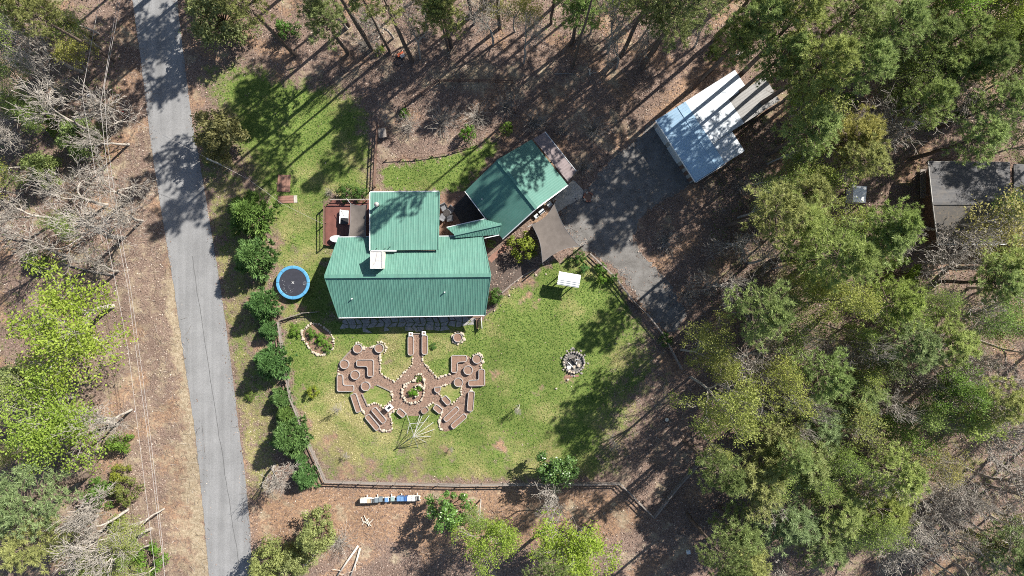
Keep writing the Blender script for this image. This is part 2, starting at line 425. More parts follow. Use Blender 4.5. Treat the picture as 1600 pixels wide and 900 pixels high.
def zones(X, Y):
    X0, Y0 = X, Y
    X = X + 3.2 * np.sin(Y * .31 + 1.3 * np.sin(X * .17)) + 2.2 * np.sin(Y * .73 + X * .41) + 4 * np.sin(Y * .09 + 2)
    Y = Y + 3.2 * np.sin(X0 * .29 + 1.1 * np.sin(Y0 * .19) + 1) + 2.2 * np.sin(X0 * .67 - Y0 * .45)
    R = poly_soft(X, Y, LAWN, 10) * 0.95
    dryness = np.clip((Y - 600) / 150, 0, 1) * np.clip((900 - X) / 250, 0, 1)
    R = R * (1 - 0.22 * dryness)
    R = np.where(X > 930, R * np.clip(1 - (X - 930) / 170 - np.clip((Y - 560) / 400, 0, .4), 0.15, 1), R)
    R = np.maximum(R, poly_soft(X, Y, NWLAWN, 22) * 0.88)
    R = np.maximum(R, poly_soft(X, Y, NLAWN, 10) * 0.95)
    R = np.maximum(R, poly_soft(X, Y, STRIP, 10) * 0.55)
    R = np.maximum(R, poly_soft(X, Y, [(310, 100), (380, 90), (400, 160), (330, 190)], 25) * 0.6)
    R = np.maximum(R, 0.24 * ((X < 180) | (X > 1150)))
    R = np.maximum(R, poly_soft(X, Y, [(1100, 320), (1250, 330), (1600, 420), (1600, 900), (1200, 900)], 60) * 0.34)
    G = poly_soft(X, Y, DIRT, 14) * 0.60
    G = np.maximum(G, poly_soft(X, Y, [(262, 690), (318, 700), (330, 900), (262, 900)], 14) * 0.42)
    G = np.maximum(G, poly_soft(X, Y, [(255, 380), (275, 380), (310, 690), (280, 690)], 9) * 0.45)
    G = np.maximum(G, poly_soft(X, Y, [(1005, 180), (1080, 105), (1140, 60), (1165, 90), (1030, 195)], 20) * 0.62)
    G = np.maximum(G, poly_soft(X, Y, [(820, 60), (1000, 180), (900, 290), (870, 240)], 40) * 0.38)
    for x, y, r, v in [(405, 540, 18, .7), (398, 470, 16, .8), (432, 380, 14, .5), (515, 690, 16, .75), (520, 685, 12, .8), (538, 736, 22, .7), (575, 728, 20, .6), (785, 697, 14, .9), (698, 705, 14, .6),
                       (770, 585, 12, .8), (607, 566, 9, .5), (1020, 720, 20, .5), (432, 470, 24, .85), (470, 478, 12, .7), (470, 612, 12, .5), (478, 665, 12, .7), (885, 588, 14, .8), (760, 700, 10, .4),
                       (845, 610, 10, .6), (822, 465, 12, .8), (840, 475, 9, .7), (437, 120, 16, .8), (395, 770, 20, .4), (820, 438, 26, .6), (540, 650, 11, .3), (800, 395, 22, .5), (893, 610, 20, .25), (650, 735, 25, .35), (350, 270, 15, .4)]:
        G = np.maximum(G, blob(X, Y, x, y, r * .9) * v * .8)
    B = poly_soft(X, Y, [(258, 430), (274, 430), (290, 545), (308, 665), (324, 830), (332, 930), (306, 930), (290, 760), (280, 600), (264, 520)], 8) * 0.95
    for x, y, r, v in [(745, 118, 34, .75), (700, 120, 26, .7), (800, 118, 22, .7), (670, 124, 16, .6), (480, 112, 25, .4), (450, 425, 20, .5), (470, 400, 22, .45), (443, 460, 18, .7), (275, 700, 16, .4), (215, 480, 16, .6), (1160, 640, 40, .3), (800, 720, 60, .25), (900, 690, 50, .2),
                       (640, 720, 60, .25), (520, 720, 45, .35), (670, 760, 20, .35), (1040, 700, 60, .2), (1500, 850, 60, .4), (1040, 620, 40, .25), (390, 440, 12, .3)]:
        B = np.maximum(B, blob(X, Y, x, y, r) * v)
    B = np.maximum(B, poly_soft(X, Y, [(268, 680), (318, 690), (332, 900), (270, 900)], 14) * 0.55)
    B = np.maximum(B, 0.30 * ((X > 195) & (X < 310) & (Y > 190)))
    w1 = np.sin(X * .033 + 2.1 * np.sin(Y * .027 + 1)) * np.sin(Y * .039 + 1.8 * np.sin(X * .021 + 2))
    w2 = np.sin(X * .052 + 1.7 * np.sin(Y * .044)) * np.sin(Y * .047 + 2.2 * np.sin(X * .036 + .5))
    G = np.maximum(G, np.where(R < .3, np.clip(w1 * 1.1 - .25, 0, .5), 0))
    B = np.maximum(B, np.where(R < .3, np.clip(w2 * 1.1 - .3, 0, .5), 0))
    sp = np.where(R > .3, np.maximum(G * 1.15, B * .75), 0)
    R = R * (1 - np.clip(sp, 0, .95))
    return np.clip(R, 0, 1), np.clip(G, 0, 1), np.clip(B, 0, 1)

def dryness(X, Y):
    A = .27 + .34 * np.sin(X * .041 + 1.7 * np.sin(Y * .033)) * np.sin(Y * .047 + 1.4 * np.sin(X * .029)) + .12 * np.sin(X * .12 + 2 * np.sin(Y * .09)) * np.sin(Y * .13)
    A = A + .30 * np.clip((Y - 610) / 90, 0, 1) * np.clip((880 - X) / 160, 0, 1) + .25 * blob(X, Y, 500, 640, 70) + .3 * blob(X, Y, 620, 570, 40)
    A = A - .25 * blob(X, Y, 830, 540, 90) - .3 * blob(X, Y, 690, 690, 40) - .3 * blob(X, Y, 700, 250, 110) - .15 * blob(X, Y, 450, 180, 110)
    return np.clip(A + .3 * (X < 400) * (Y > 280), 0, 1)

def add_zone(me, X, Y):
    R, G, B = zones(X, Y)
    A = dryness(X, Y)
    a = me.color_attributes.new("zone", 'FLOAT_COLOR', 'POINT')
    a.data.foreach_set("color", np.stack([R, G, B, A], -1).astype(np.float32).ravel())

gx = np.r_[-24000, -6000, -2500, -1000, -600, np.arange(-300, 1901, 5.0), 2200, 2600, 4100, 8000, 25600]
gy = np.r_[-24000, -6000, -2500, -1000, -500, np.arange(-250, 1151, 5.0), 1400, 2000, 3500, 7000, 25000]
X, Y = np.meshgrid(gx, gy)
V = np.stack([(X - 800) * S, (450 - Y) * S, np.zeros_like(X)], -1).reshape(-1, 3)
nx, ny = len(gx), len(gy)
ii = (np.arange(ny - 1)[:, None] * nx + np.arange(nx - 1)[None]).ravel()
F = np.stack([ii, ii + nx, ii + nx + 1, ii + 1], 1)
gm = new_mesh("ground", V, None, F, [M['ground']])
add_zone(gm, X.ravel(), Y.ravel())
link("ground", gm, kind="structure")

def grass_sheet(name, poly, z=0.004):
    """lawn: cells of a fine grid whose centre lies in the polygon, same earth and grass material"""
    P = np.asarray(poly, float)
    gx = np.arange(P[:, 0].min() - 10, P[:, 0].max() + 10, 4.0); gy = np.arange(P[:, 1].min() - 10, P[:, 1].max() + 10, 4.0)
    X, Y = np.meshgrid(gx, gy); nx, ny = len(gx), len(gy)
    ii = (np.arange(ny - 1)[:, None] * nx + np.arange(nx - 1)[None]).ravel()
    F = np.stack([ii, ii + nx, ii + nx + 1, ii + 1], 1)
    cx = (X[:-1, :-1] + 2).ravel(); cy = (Y[:-1, :-1] + 2).ravel()
    F = F[poly_soft(cx, cy, poly, 2) > 0.5]
    V = np.stack([(X - 800) * S, (450 - Y) * S, np.full_like(X, z)], -1).reshape(-1, 3)
    used, inv = np.unique(F, return_inverse=True)
    me = new_mesh(name, V[used], None, inv.reshape(-1, 4), [M['ground']])
    add_zone(me, X.ravel()[used], Y.ravel()[used])
    return link(name, me, kind="structure")

grass_sheet("lawn", LAWN)
grass_sheet("lawn", NWLAWN, 0.008)
grass_sheet("lawn", NLAWN, 0.006)

sheet("road", densify(ROADL, 5, 0.7, 3, False) + densify(ROADR, 5, 0.5, 4, False), 0.030, M['asphalt'], kind="structure")
sheet("driveway", [(872, 338), (893, 312), (912, 300), (945, 262), (975, 232), (1003, 212), (1012, 196), (1024, 190), (1086, 284), (1048, 305), (1020, 322), (1000, 345), (990, 372), (1002, 398), (1030, 425), (1052, 452), (1072, 490), (1058, 518), (1042, 517), (1022, 500),
                   (1000, 472), (975, 435), (950, 410), (925, 395), (895, 385)], 0.012, M['drive'], step=4, jitter=3.2, seed=5, kind="structure")

# crack running along the road
mb = MB()
r_ = random.Random(2); pts = []
for i in range(60):
    t = i / 59; y = 400 + t * 480
    pts.append(W(300 + (y - 400) * 0.152 + math.sin(i * .7) * .6 + r_.uniform(-.5, .5), y) + [0, 0, .0345])
P = np.array(pts); w = 0.035
mb.add(np.concatenate([P + [-w, 0, 0], P + [w, 0, 0]]), F4=[[i, i + 60, i + 61, i + 1] for i in range(59)])
mb.build("road_crack", mat("tar", (0.10, 0.10, 0.10), (0.07, 0.07, 0.07), 3, 0.9), kind="structure")

# ------------------------------------------------------------------ roofs
def plane_z(p0, p1, p2):
    p0, p1, p2 = map(np.asarray, (p0, p1, p2)); n = np.cross(p1 - p0, p2 - p0)
    return lambda x, y: p0[2] - (n[0] * (x - p0[0]) + n[1] * (y - p0[1])) / n[2]

def roof_slope(name, corners, ribdir, m, parent, spacing=0.29, rw=0.06, rh=0.021, th=0.07, label=None):
    """one folded metal sheet: convex corners (world, planar), ribs along ribdir (xy)"""
    C = np.asarray(corners, float)
    n = np.cross(C[1] - C[0], C[2] - C[0]); n /= np.linalg.norm(n)
    if n[2] < 0: n = -n
    d = np.array([ribdir[0], ribdir[1], 0.0]); d[2] = -(n[0] * d[0] + n[1] * d[1]) / n[2]; d /= np.linalg.norm(d)
    a = np.cross(d, n); o = C.mean(0)
    u = (C - o) @ a; v = (C - o) @ d
    u0, u1 = u.min(), u.max()
    k = np.arange(math.floor(u0 / spacing) - 1, math.ceil(u1 / spacing) + 2) * spacing
    brk = []
    for c in k: brk += [(c - rw, 0.0), (c - rw * .45, rh), (c + rw * .45, rh), (c + rw, 0.0)]
    brk = [(b, z) for b, z in brk if u0 + .01 < b < u1 - .01]
    for c in u: brk.append((min(max(c, u0 + .002), u1 - .002), 0.0))
    brk.sort()
    def vr(x):
        lo, hi = 1e9, -1e9
        for i in range(len(u)):
            j = (i + 1) % len(u)
            if min(u[i], u[j]) - 1e-9 <= x <= max(u[i], u[j]) + 1e-9 and abs(u[i] - u[j]) > 1e-6:
                t = (x - u[i]) / (u[j] - u[i]); y = v[i] + t * (v[j] - v[i]); lo = min(lo, y); hi = max(hi, y)
        return lo, hi
    Vv = []
    for b, z in brk:
        lo, hi = vr(b)
        for vv, zz in ((lo, z), (hi, z), (lo, -th), (hi, -th)): Vv.append(o + a * b + d * vv + n * zz)
    F = []
    for i in range(len(brk) - 1):
        q = i * 4; r = q + 4
        F += [[q, r, r + 1, q + 1], [q + 2, q + 3, r + 3, r + 2], [q, q + 2, r + 2, r], [q + 1, r + 1, r + 3, q + 3]]
    e = (len(brk) - 1) * 4
    F += [[0, 1, 3, 2], [e, e + 2, e + 3, e + 1]]
    ob = link(name, new_mesh(name, Vv, None, F, [m]), parent)
    if label: ob["label"] = label
    return ob

def on_plane(pts, f): return [np.array([p[0], p[1], f(p[0], p[1])]) for p in pts]

def bar_part(name, p, q, w, t, m, parent): return MB().bar(p, q, w, t).build(name, m, parent)

def gable_wall(name, A, B, half_n, half_s, z_eave_n, z_eave_s, z_ridge, m, parent):
    """pentagon cross-section swept from A to B (ridge ends on the ground plane, xy), offsets across"""
    A = np.asarray(A, float)[:2]; B = np.asarray(B, float)[:2]; d = (B - A) / np.linalg.norm(B - A); nrm = np.array([-d[1], d[0]])
    V = []
    for e in (A, B):
        for off, z in ((half_n, 0), (half_n, z_eave_n), (0, z_ridge), (-half_s, z_eave_s), (-half_s, 0)):
            q = e + nrm * off; V.append([q[0], q[1], z])
    F4 = [[0, 1, 6, 5], [1, 2, 7, 6], [2, 3, 8, 7], [3, 4, 9, 8]]
    F3 = [[0, 2, 1], [0, 4, 2], [4, 3, 2], [5, 6, 7], [5, 7, 9], [9, 7, 8]]
    return link(name, new_mesh(name, V, F3, F4, [m]), parent)

# ---- main house
house = thing("house", "large house with teal green ribbed metal roof, prow gables and a rear wing", "house", W(640, 430))
hx, hy = house.location.x, house.location.y
def child(o, parent):       # keep world place when parent sits at a location
    o.matrix_parent_inverse = parent.matrix_basis.inverted(); return o
bpy.context.view_layer.update()

A, B = W(507, 432, 5.5), W(767, 430, 5.5)
Cc, D = W(529, 496, 3.0), W(758, 492, 3.0)
E, Fp = W(529, 371, 3.3), W(754, 369, 3.3)
fs = plane_z(A, B, (Cc + D) / 2); fn = plane_z(A, B, (E + Fp) / 2)
child(roof_slope("roof_slope", on_plane([A, B, D, Cc], fs), (0, 1), M['green_roof'], house), house)
child(roof_slope("roof_slope", on_plane([A, B, Fp, E], fn), (0, 1), M['green_roof'], house), house)
child(bar_part("ridge_cap", A + [0, 0, .05], B + [0, 0, .05], 0.42, 0.07, M['green_roof'], house), house)
for p, q in ((A, Cc), (A, E), (B, D), (B, Fp)):
    f = fs if q is Cc or q is D else fn
    q2 = np.array([q[0], q[1], f(q[0], q[1])])
    child(bar_part("rake_trim", p + [0, 0, -.02], q2 + [0, 0, -.02], 0.10, 0.16, M['green_roof'], house), house)
cs, ds = on_plane([Cc, D], fs)
child(bar_part("gutter", cs + [0, -.06, -.06], ds + [0, -.06, -.06], 0.11, 0.11, M['trim'], house), house)
en, fnn = on_plane([E, Fp], fn)
child(bar_part("gutter", en + [0, .06, -.06], fnn + [0, .06, -.06], 0.10, 0.11, M['trim'], house), house)
child(gable_wall("wall", W(536, 431.5, 4)[:2], W(748, 430.5, 4)[:2], 4.3, 4.3, 3.15, 2.9, 5.2, M['siding'], house), house)
for x, y in ((560, 0), (600, 0), (655, 0), (705, 0)):
    p = W(x, 0); yy = W(0, 484.5)[1] - 0.06
    w_ = MB().box((p[0], yy, 1.5), (1.5, .08, 1.3)).build("window", M['trim'], house); child(w_, house)
    g_ = MB().box((p[0], yy - .03, 1.5), (1.3, .06, 1.1)).build("pane", M['glass'], w_)
# rear wing: a shallow slope that rises out of the main slope
wA, wB = W(578.5, 391.5, 4.65), W(684, 390, 4.65)
wC, wD = W(686, 299.5, 3.7), W(578.5, 300.5, 3.7)
fw = plane_z(wA, wB, (wC + wD) / 2)
wing = on_plane([wA, wB, wC, wD], fw)
child(roof_slope("roof_slope", wing, (0, 1), M['green_roof'], house), house)
child(bar_part("rake_trim", wing[0] + [-.05, 0, 0], wing[3] + [-.05, 0, 0], 0.12, 0.16, M['trim'], house), house)
child(bar_part("rake_trim", wing[1] + [.05, 0, 0], wing[2] + [.05, 0, 0], 0.12, 0.16, M['green_roof'], house), house)
child(bar_part("gutter", wing[3] + [0, .06, -.05], wing[2] + [0, .06, -.05], 0.12, 0.12, M['trim'], house), house)
mbw = MB()
x0, x1 = wing[0][0] + .35, wing[1][0] - .35; y0, y1 = wing[0][1] + .02, wing[3][1] - .4
Vw = [[x0, y0, 0], [x1, y0, 0], [x1, y1, 0], [x0, y1, 0]]
Vw += [[p[0], p[1], fw(p[0], p[1]) - .09] for p in Vw]
mbw.add(Vw, F4=[[0, 1, 5, 4], [1, 2, 6, 5], [2, 3, 7, 6], [3, 0, 4, 7], [4, 5, 6, 7]])
child(mbw.build("wing_wall", M['siding'], house), house)
child(bar_part("flashing", wing[0] + [.1, -.03, .02], wing[0] + [3.1, -.03, .02], 0.16, 0.10, M['trim'], house), house)
# chimney chase with pan top
cx0, cy0, _ = W(578.5, 420, 6.7); cx1, cy1, _ = W(597.5, 392, 6.7)
ch = MB().box(((cx0 + cx1) / 2, (cy0 + cy1) / 2, 5.3), (cx1 - cx0 - .12, cy1 - cy0 - .12, 2.7)).build("chimney", M['offwhite'], house); child(ch, house)
def sub(o, parent, root): o.parent = parent; return o
mb = MB()
cc = ((cx0 + cx1) / 2, (cy0 + cy1) / 2)
mb.box((cc[0], cc[1], 6.67), (cx1 - cx0, cy1 - cy0, .06))
for sx in (-1, 1): mb.box((cc[0] + sx * (cx1 - cx0 - .08) / 2, cc[1], 6.74), (.08, cy1 - cy0, .10))
for sy in (-1, 1): mb.box((cc[0], cc[1] + sy * (cy1 - cy0 - .08) / 2, 6.74), (cx1 - cx0 - .17, .08, .10))
sub(mb.build("chimney_cap", M['chimney_cap']), ch, house)
mb = MB()
for k in range(6): mb.box((cc[0] + .62, cy0 + .3 + k * .35, 6.73), (.10, .10, .05))
mb.bar((cc[0] - .5, cy0 + .2, 6.72), (cc[0] - .1, cy0 + .8, 6.72), .05, .03); mb.bar((cc[0] - .1, cy0 + .8, 6.72), (cc[0] + .1, cy1 - .2, 6.72), .05, .03)
sub(mb.build("cap_seam", M['galv']), ch, house)["kind"] = "stuff"
# flue on the wing and two small vents on the south slope
px, py, pz = W(591, 321, 4.0)
z0 = fw(px, py)
fl = MB().tube([(px, py, z0 - .1), (px, py, z0 + 1.15)], .15, 10).build("flue_pipe", M['black'], house); child(fl, house)
cap = MB().tube([(px, py, z0 + 1.18), (px, py, z0 + 1.24), (px, py, z0 + 1.42)], [.30, .27, .06], 12).build("flue_cap", M['galv']); sub(cap, fl, house)
for x, y in ((549, 467), (695, 456.5)):
    p = W(x, y, 4.6); z = fs(p[0], p[1])
    v = MB().tube([(p[0], p[1], z - .1), (p[0], p[1], z + .38)], .075, 8).build("vent_pipe", M['trim'], house); child(v, house)
for x, y, h in ((601, 388, 0.25), (609, 385.5, .45), (588, 388, .2)):
    p = W(x, y, 5); z = fw(p[0], p[1])
    v = MB().tube([(p[0], p[1], z - .05), (p[0], p[1], z + h)], .04, 6).build("vent_pipe", M['black'], house); child(v, house)

# ---- breezeway roof between house and garage
br = thing("breezeway", "short gabled covered walk with green metal roof linking house and garage", "covered walk", W(735, 358))
bpy.context.view_layer.update()
r0, r1 = W(709.5, 366.5, 4.0), W(783.5, 350.0, 4.0)
n0, n1 = W(698, 355.8, 3.3), W(757, 342.5, 3.3)
s0, s1 = W(711, 372.0, 3.55), W(780, 366.5, 3.3)
f1 = plane_z(r0, r1, (n0 + n1) / 2); f2 = plane_z(r0, r1, s1)
rd = (r1 - r0)[:2]; pd = (-rd[1], rd[0])
child(roof_slope("roof_slope", on_plane([n0, n1, r1, r0], f1), pd, M['green_roof'], br), br)
child(roof_slope("roof_slope", on_plane([r0, r1, s1, s0], f2), pd, M['green_roof'], br), br)
child(bar_part("ridge_cap", r0 + [0, 0, .04], r1 + [0, 0, .04], .30, .06, M['green_roof'], br), br)
g = on_plane([n0, n1], f1)
child(bar_part("gutter", g[0] + [0, .05, -.04], g[1] + [0, .05, -.04], .10, .10, M['trim'], br), br)
g = on_plane([W(757, 371.5, 3.3), s1], f2)
child(bar_part("gutter", g[0] + [0, -.05, -.04], g[1] + [0, -.05, -.04], .10, .10, M['trim'], br), br)
for x, y in ((703, 357), (728, 351), (752, 345), (762, 366)):
    p = W(x, y); child(MB().box((p[0], p[1] - .2, 1.55), (.14, .14, 3.1)).build("post", M['wood_brown'], br), br)

# ---- garage with lean-to
gar = thing("garage", "turned garage with dark green gabled metal roof, mottled by tree shade", "garage", W(800, 300))
bpy.context.view_layer.update()
gr0, gr1 = W(777.3, 249.3, 5.3), W(838, 326, 5.3)
ge0, ge1 = W(830.5, 218, 3.0), W(887.5, 289.5, 3.0)
gw0, gw1 = W(727, 298.5, 2.9), W(785.5, 373.5, 2.9)
fe = plane_z(gr0, gr1, (ge0 + ge1) / 2); fww = plane_z(gr0, gr1, (gw0 + gw1) / 2)
rd = (gr1 - gr0)[:2]; rd = rd / np.linalg.norm(rd); pd = (-rd[1], rd[0])
child(roof_slope("roof_slope", on_plane([gr0, gr1, ge1, ge0], fe), pd, M['garage_roof'], gar, .28), gar)
child(roof_slope("roof_slope", on_plane([gr0, gr1, gw1, gw0], fww), pd, M['garage_roof'], gar, .28), gar)
child(bar_part("ridge_cap", gr0 + [0, 0, .04], gr1 + [0, 0, .04], .36, .06, M['garage_roof'], gar), gar)
child(bar_part("rake_trim", gr1 + [0, 0, -.02], ge1 + [0, 0, -.02], .12, .16, M['trim'], gar), gar)
child(bar_part("rake_trim", gr1 + [0, 0, -.02], gw1 + [0, 0, -.02], .12, .16, M['trim'], gar), gar)
child(bar_part("gutter", gw0 + [-.05, -.03, -.06], W(762, 345, 2.9) + [-.05, -.03, -.06], .10, .10, M['trim'], gar), gar)
mid0, mid1 = W(777.3, 249.3, 4.5), W(838, 326, 4.5)
q0 = (mid0 + (mid1 - mid0) * .05); q1 = (mid0 + (mid1 - mid0) * .93)
child(gable_wall("wall", q0[:2], q1[:2], 4.6, 4.6, 2.75, 2.65, 5.0, M['siding'], gar), gar)
dc = q1 + np.array([pd[0], pd[1], 0]) * 2.2 + np.r_[rd, 0] * .04
child(MB().box((dc[0], dc[1], 1.15), (.08, 2.6, 2.2), math.atan2(rd[1], rd[0])).build("garage_door", M['trim'], gar), gar)
vp = W(753, 311, 3.6)
child(MB().tube([(vp[0], vp[1], fww(vp[0], vp[1])), (vp[0], vp[1], fww(vp[0], vp[1]) + .3)], .07, 8).build("vent_pipe", M['trim'], gar), gar)
l0, l1, l2, l3 = W(833, 217, 2.75), W(851.5, 206, 2.35), W(900.5, 267.5, 2.35), W(887.5, 284, 2.75)
fl_ = plane_z(l0, l3, (l1 + l2) / 2)
child(roof_slope("lean_to_roof", on_plane([l0, l1, l2, l3], fl_), pd, M['mauve_roof'], gar, .34, .05, .02, label="weathered mauve lean-to roof along the garage's driveway side"), gar)
g = on_plane([l1, l2], fl_)
child(bar_part("lean_to_trim", g[0], g[1], .08, .12, M['trim'], gar), gar)
for t in (.04, .5, .96):
    p = g[0] + (g[1] - g[0]) * t
    child(MB().box((p[0] - .1, p[1] - .1, p[2] / 2 - .06), (.14, .14, p[2] - .12)).build("post", M['wood_brown'], gar), gar)

# ---- workshop (white metal, blue sky shade painted into the front slope), local axes a (up-right) and b (down-right) in photo pixels
ws = thing("workshop", "white metal roofed workshop with painted-in sky tint, striped by trunk shadows beside the driveway", "workshop", W(1095, 200))
bpy.context.view_layer.update()
def AB(a, b, h):
    return W(1024.4 + a * .8434 + b * .5425, 188.2 - a * .5374 + b * .8400, h)
ad = AB(1, 0, 0) - AB(0, 0, 0); ad = ad[:2] / np.linalg.norm(ad[:2])
bd_ = np.array([-ad[1], ad[0]])
def wsl(cs, m, name="roof_slope", **k): return child(roof_slope(name, cs, ad, m, ws, .32, .05, .022, .06, **k), ws)
wsl([AB(0, 0, 2.5), AB(40, 0, 3.15), AB(40, 114.5, 3.15), AB(0, 114.5, 2.5)], M['painted_sky_roof'], label="white front slope with blue sky shade painted in")
wsl([AB(40, 0, 3.20), AB(55, 0, 3.35), AB(55, 114.5, 3.35), AB(40, 114.5, 3.20)], M['painted_sky_roof'], label="white strip along the ridge with blue sky shade painted in")
wsl([AB(55, 0, 3.33), AB(114, 0, 3.05), AB(114, 78, 3.05), AB(55, 78, 3.33)], M['white_roof'])
wsl([AB(55, 78.6, 3.33), AB(91, 78.6, 3.16), AB(91, 115, 3.16), AB(55, 115, 3.33)], M['white_roof'])
wsl([AB(114, 0, 3.04), AB(147, 0, 2.88), AB(147, 33, 2.88), AB(114, 33, 3.04)], M['white_roof'])
wsl([AB(113, 33.8, 2.86), AB(180, 33.8, 2.5), AB(180, 78, 2.5), AB(113, 78, 2.86)], M['grey_roof'], label="mottled grey roof of the rear extension")
child(bar_part("fascia", AB(-.6, 0, 2.43), AB(-.6, 114.5, 2.43), .06, .26, M['white'], ws), ws)
child(bar_part("fascia", AB(0, 115.6, 2.43), AB(55, 115.9, 3.2), .06, .26, M['white'], ws), ws)
def wall_quad(name, pts, m, parent):
    mb = MB(); n = len(pts)
    for i in range(n):
        p, q = np.asarray(pts[i], float), np.asarray(pts[(i + 1) % n], float)
        d = q - p; d[2] = 0; nn = np.array([d[1], -d[0], 0]); nn /= np.linalg.norm(nn); nn *= .12
        P = [p * [1, 1, 0], q * [1, 1, 0], q, p]; P += [v - nn for v in P]
        mb.add(P, F4=[[0, 1, 2, 3], [4, 7, 6, 5], [3, 2, 6, 7], [0, 4, 5, 1], [0, 3, 7, 4], [1, 5, 6, 2]])
    return mb.build(name, m, parent)
def G0(p, z): return np.array([p[0], p[1], z])
gnd = lambda a, b, z: AB(a, b, 2.9) * [1, 1, 0] + [0, 0, z]
child(wall_quad("wall", [gnd(3, 2, 2.35), gnd(3, 112, 2.35), gnd(88, 112, 2.9), gnd(88, 76, 2.9), gnd(112, 76, 2.85), gnd(112, 2, 2.85)], M['grey_siding'], ws), ws)
child(wall_quad("extension_wall", [gnd(115, 36, 2.6), gnd(115, 76, 2.6), gnd(177, 76, 2.35), gnd(177, 36, 2.35)], M['grey_siding'], ws), ws)
for b0, b1 in ((8, 38), (44, 74)):
    p, q = gnd(2.6, b0, 1.05), gnd(2.6, b1, 1.05)
    child(MB().bar(p, q, .06, 2.1).build("garage_door", M['trim'], ws), ws)
for b in (80, 92, 104):
    p, q = gnd(2.6, b, 1.0), gnd(2.6, b + 6, 1.0)
    child(MB().bar(p, q, .06, 1.9).build("door", M['wood_brown'], ws), ws)

# ---- neighbouring grey house at the right edge
gh = thing("house", "grey shingle roofed house half hidden by trees east of the woods", "house", W(1540, 320))
bpy.context.view_layer.update()
hn0, hn1 = W(1450, 253.5, 3.0), W(1578, 254, 3.0)
hr0, hr1 = W(1457, 318, 4.7), W(1720, 318, 4.7)
hs0, hs1 = W(1465, 380.5, 3.0), W(1720, 381, 3.0)
f1 = plane_z(hr0, hr1, (hn0 + hn1) / 2); f2 = plane_z(hr0, hr1, hs0)
def flat_slope(name, cs, m, parent, th=.10):
    C_ = np.asarray(cs, float); n = len(C_); V_ = np.concatenate([C_, C_ - [0, 0, th]])
    F4 = [[i, (i + 1) % n, n + (i + 1) % n, n + i] for i in range(n)] + [list(range(n)), list(range(2 * n - 1, n - 1, -1))]
    return link(name, new_mesh(name, V_, None, F4, [m]), parent)
child(flat_slope("roof_slope", on_plane([hn0, hn1, W(1579, 318, 4.7), hr0], f1), M['shingle'], gh), gh)
child(flat_slope("roof_slope", on_plane([hr0, hr1, hs1, hs0], f2), M['grey_roof_litter'], gh), gh)
child(flat_slope("roof_slope", on_plane([W(1584, 256, 2.9), W(1720, 256, 2.9), W(1720, 317, 4.6), W(1584, 317, 4.6)], plane_z(W(1584, 317, 4.6), W(1720, 317, 4.6), W(1600, 256, 2.9))), M['shingle'], gh), gh)
child(bar_part("ridge_cap", hr0 + [0, 0, .03], hr1 + [0, 0, .03], .3, .06, M['shingle'], gh), gh)
child(bar_part("gutter", hs0 + [0, -.08, -.05], hs1 + [0, -.08, -.05], .12, .12, M['trim'], gh), gh)
child(bar_part("gutter", hn0 + [0, .06, -.05], hn1 + [0, .06, -.05], .07, .12, M['grey_siding'], gh), gh)
child(bar_part("rake_trim", hn0, hr0, .07, .16, M['grey_siding'], gh), gh)
child(bar_part("rake_trim", hr0, hs0, .07, .16, M['grey_siding'], gh), gh)
child(gable_wall("wall", W(1474, 318, 4)[:2], W(1720, 318, 4)[:2], 4.5, 4.4, 2.85, 2.85, 4.5, M['wood_brown'], gh), gh)
v = W(1560, 362, 3.5)
child(MB().tube([(v[0], v[1], 3.3), (v[0], v[1], 3.95)], .10, 8).build("vent_pipe", M['white'], gh), gh)
po = MB().box(tuple(W(1443, 288) + [0, 0, .4]), (1.3, 3.6, .12)).build("porch_floor", M['wood_grey'], gh); child(po, gh)
for y in (270, 306):
    child(MB().box(tuple(W(1437.5, y) + [0, 0, .55]), (.12, .12, 1.1)).build("porch_post", M['wood_grey'], gh), gh)
child(MB().bar(W(1437.5, 270) + [0, 0, 1.12], W(1437.5, 306) + [0, 0, 1.12], .14, .05).build("porch_rail", M['wood_grey'], gh), gh)
child(MB().bar(W(1437, 306.8) + [0, 0, 1.12], W(1450, 306.8) + [0, 0, 1.12], .14, .05).build("porch_rail", M['wood_grey'], gh), gh)
# lattice bench by that house
lt = thing("garden_bench", "white lattice bench on the leaf litter south of the grey house", "bench", W(1590, 411))
for k in range(7):
    MB().box((-.9 + k * .3, 0, .46), (.10, .62, .03)).build("slat", M['white'], lt)
for k in (-1, 1): MB().box((0, k * .3, .43), (2.1, .06, .06)).build("rail", M['white'], lt)
for sx in (-1, 1):
    for sy in (-1, 1): MB().box((sx * .95, sy * .27, .2), (.07, .07, .4)).build("leg", M['white'], lt)
# small white shed
sh = thing("shed", "small white flat-topped shed glimpsed between pine crowns", "shed", W(1330, 307), math.radians(-4))
MB().box((0, 0, 1.0), (1.35, 1.75, 2.0)).build("wall", M['white'], sh)
MB().box((0, 0, 2.05), (1.6, 2.0, .08)).build("roof", M['white'], sh)
MB().box((0, -.89, .9), (.7, .05, 1.7)).build("door", M['trim'], sh)
bc = thing("bucket", "small white bucket on the ground just north of the white shed", "bucket", W(1331, 290))
MB().tube([(0, 0, 0), (0, 0, .5)], [.28, .34], 14).build("body", M['white'], bc)
MB().tube([(0, 0, .5), (0, 0, .53)], .36, 14).build("lid", M['trim'], bc)
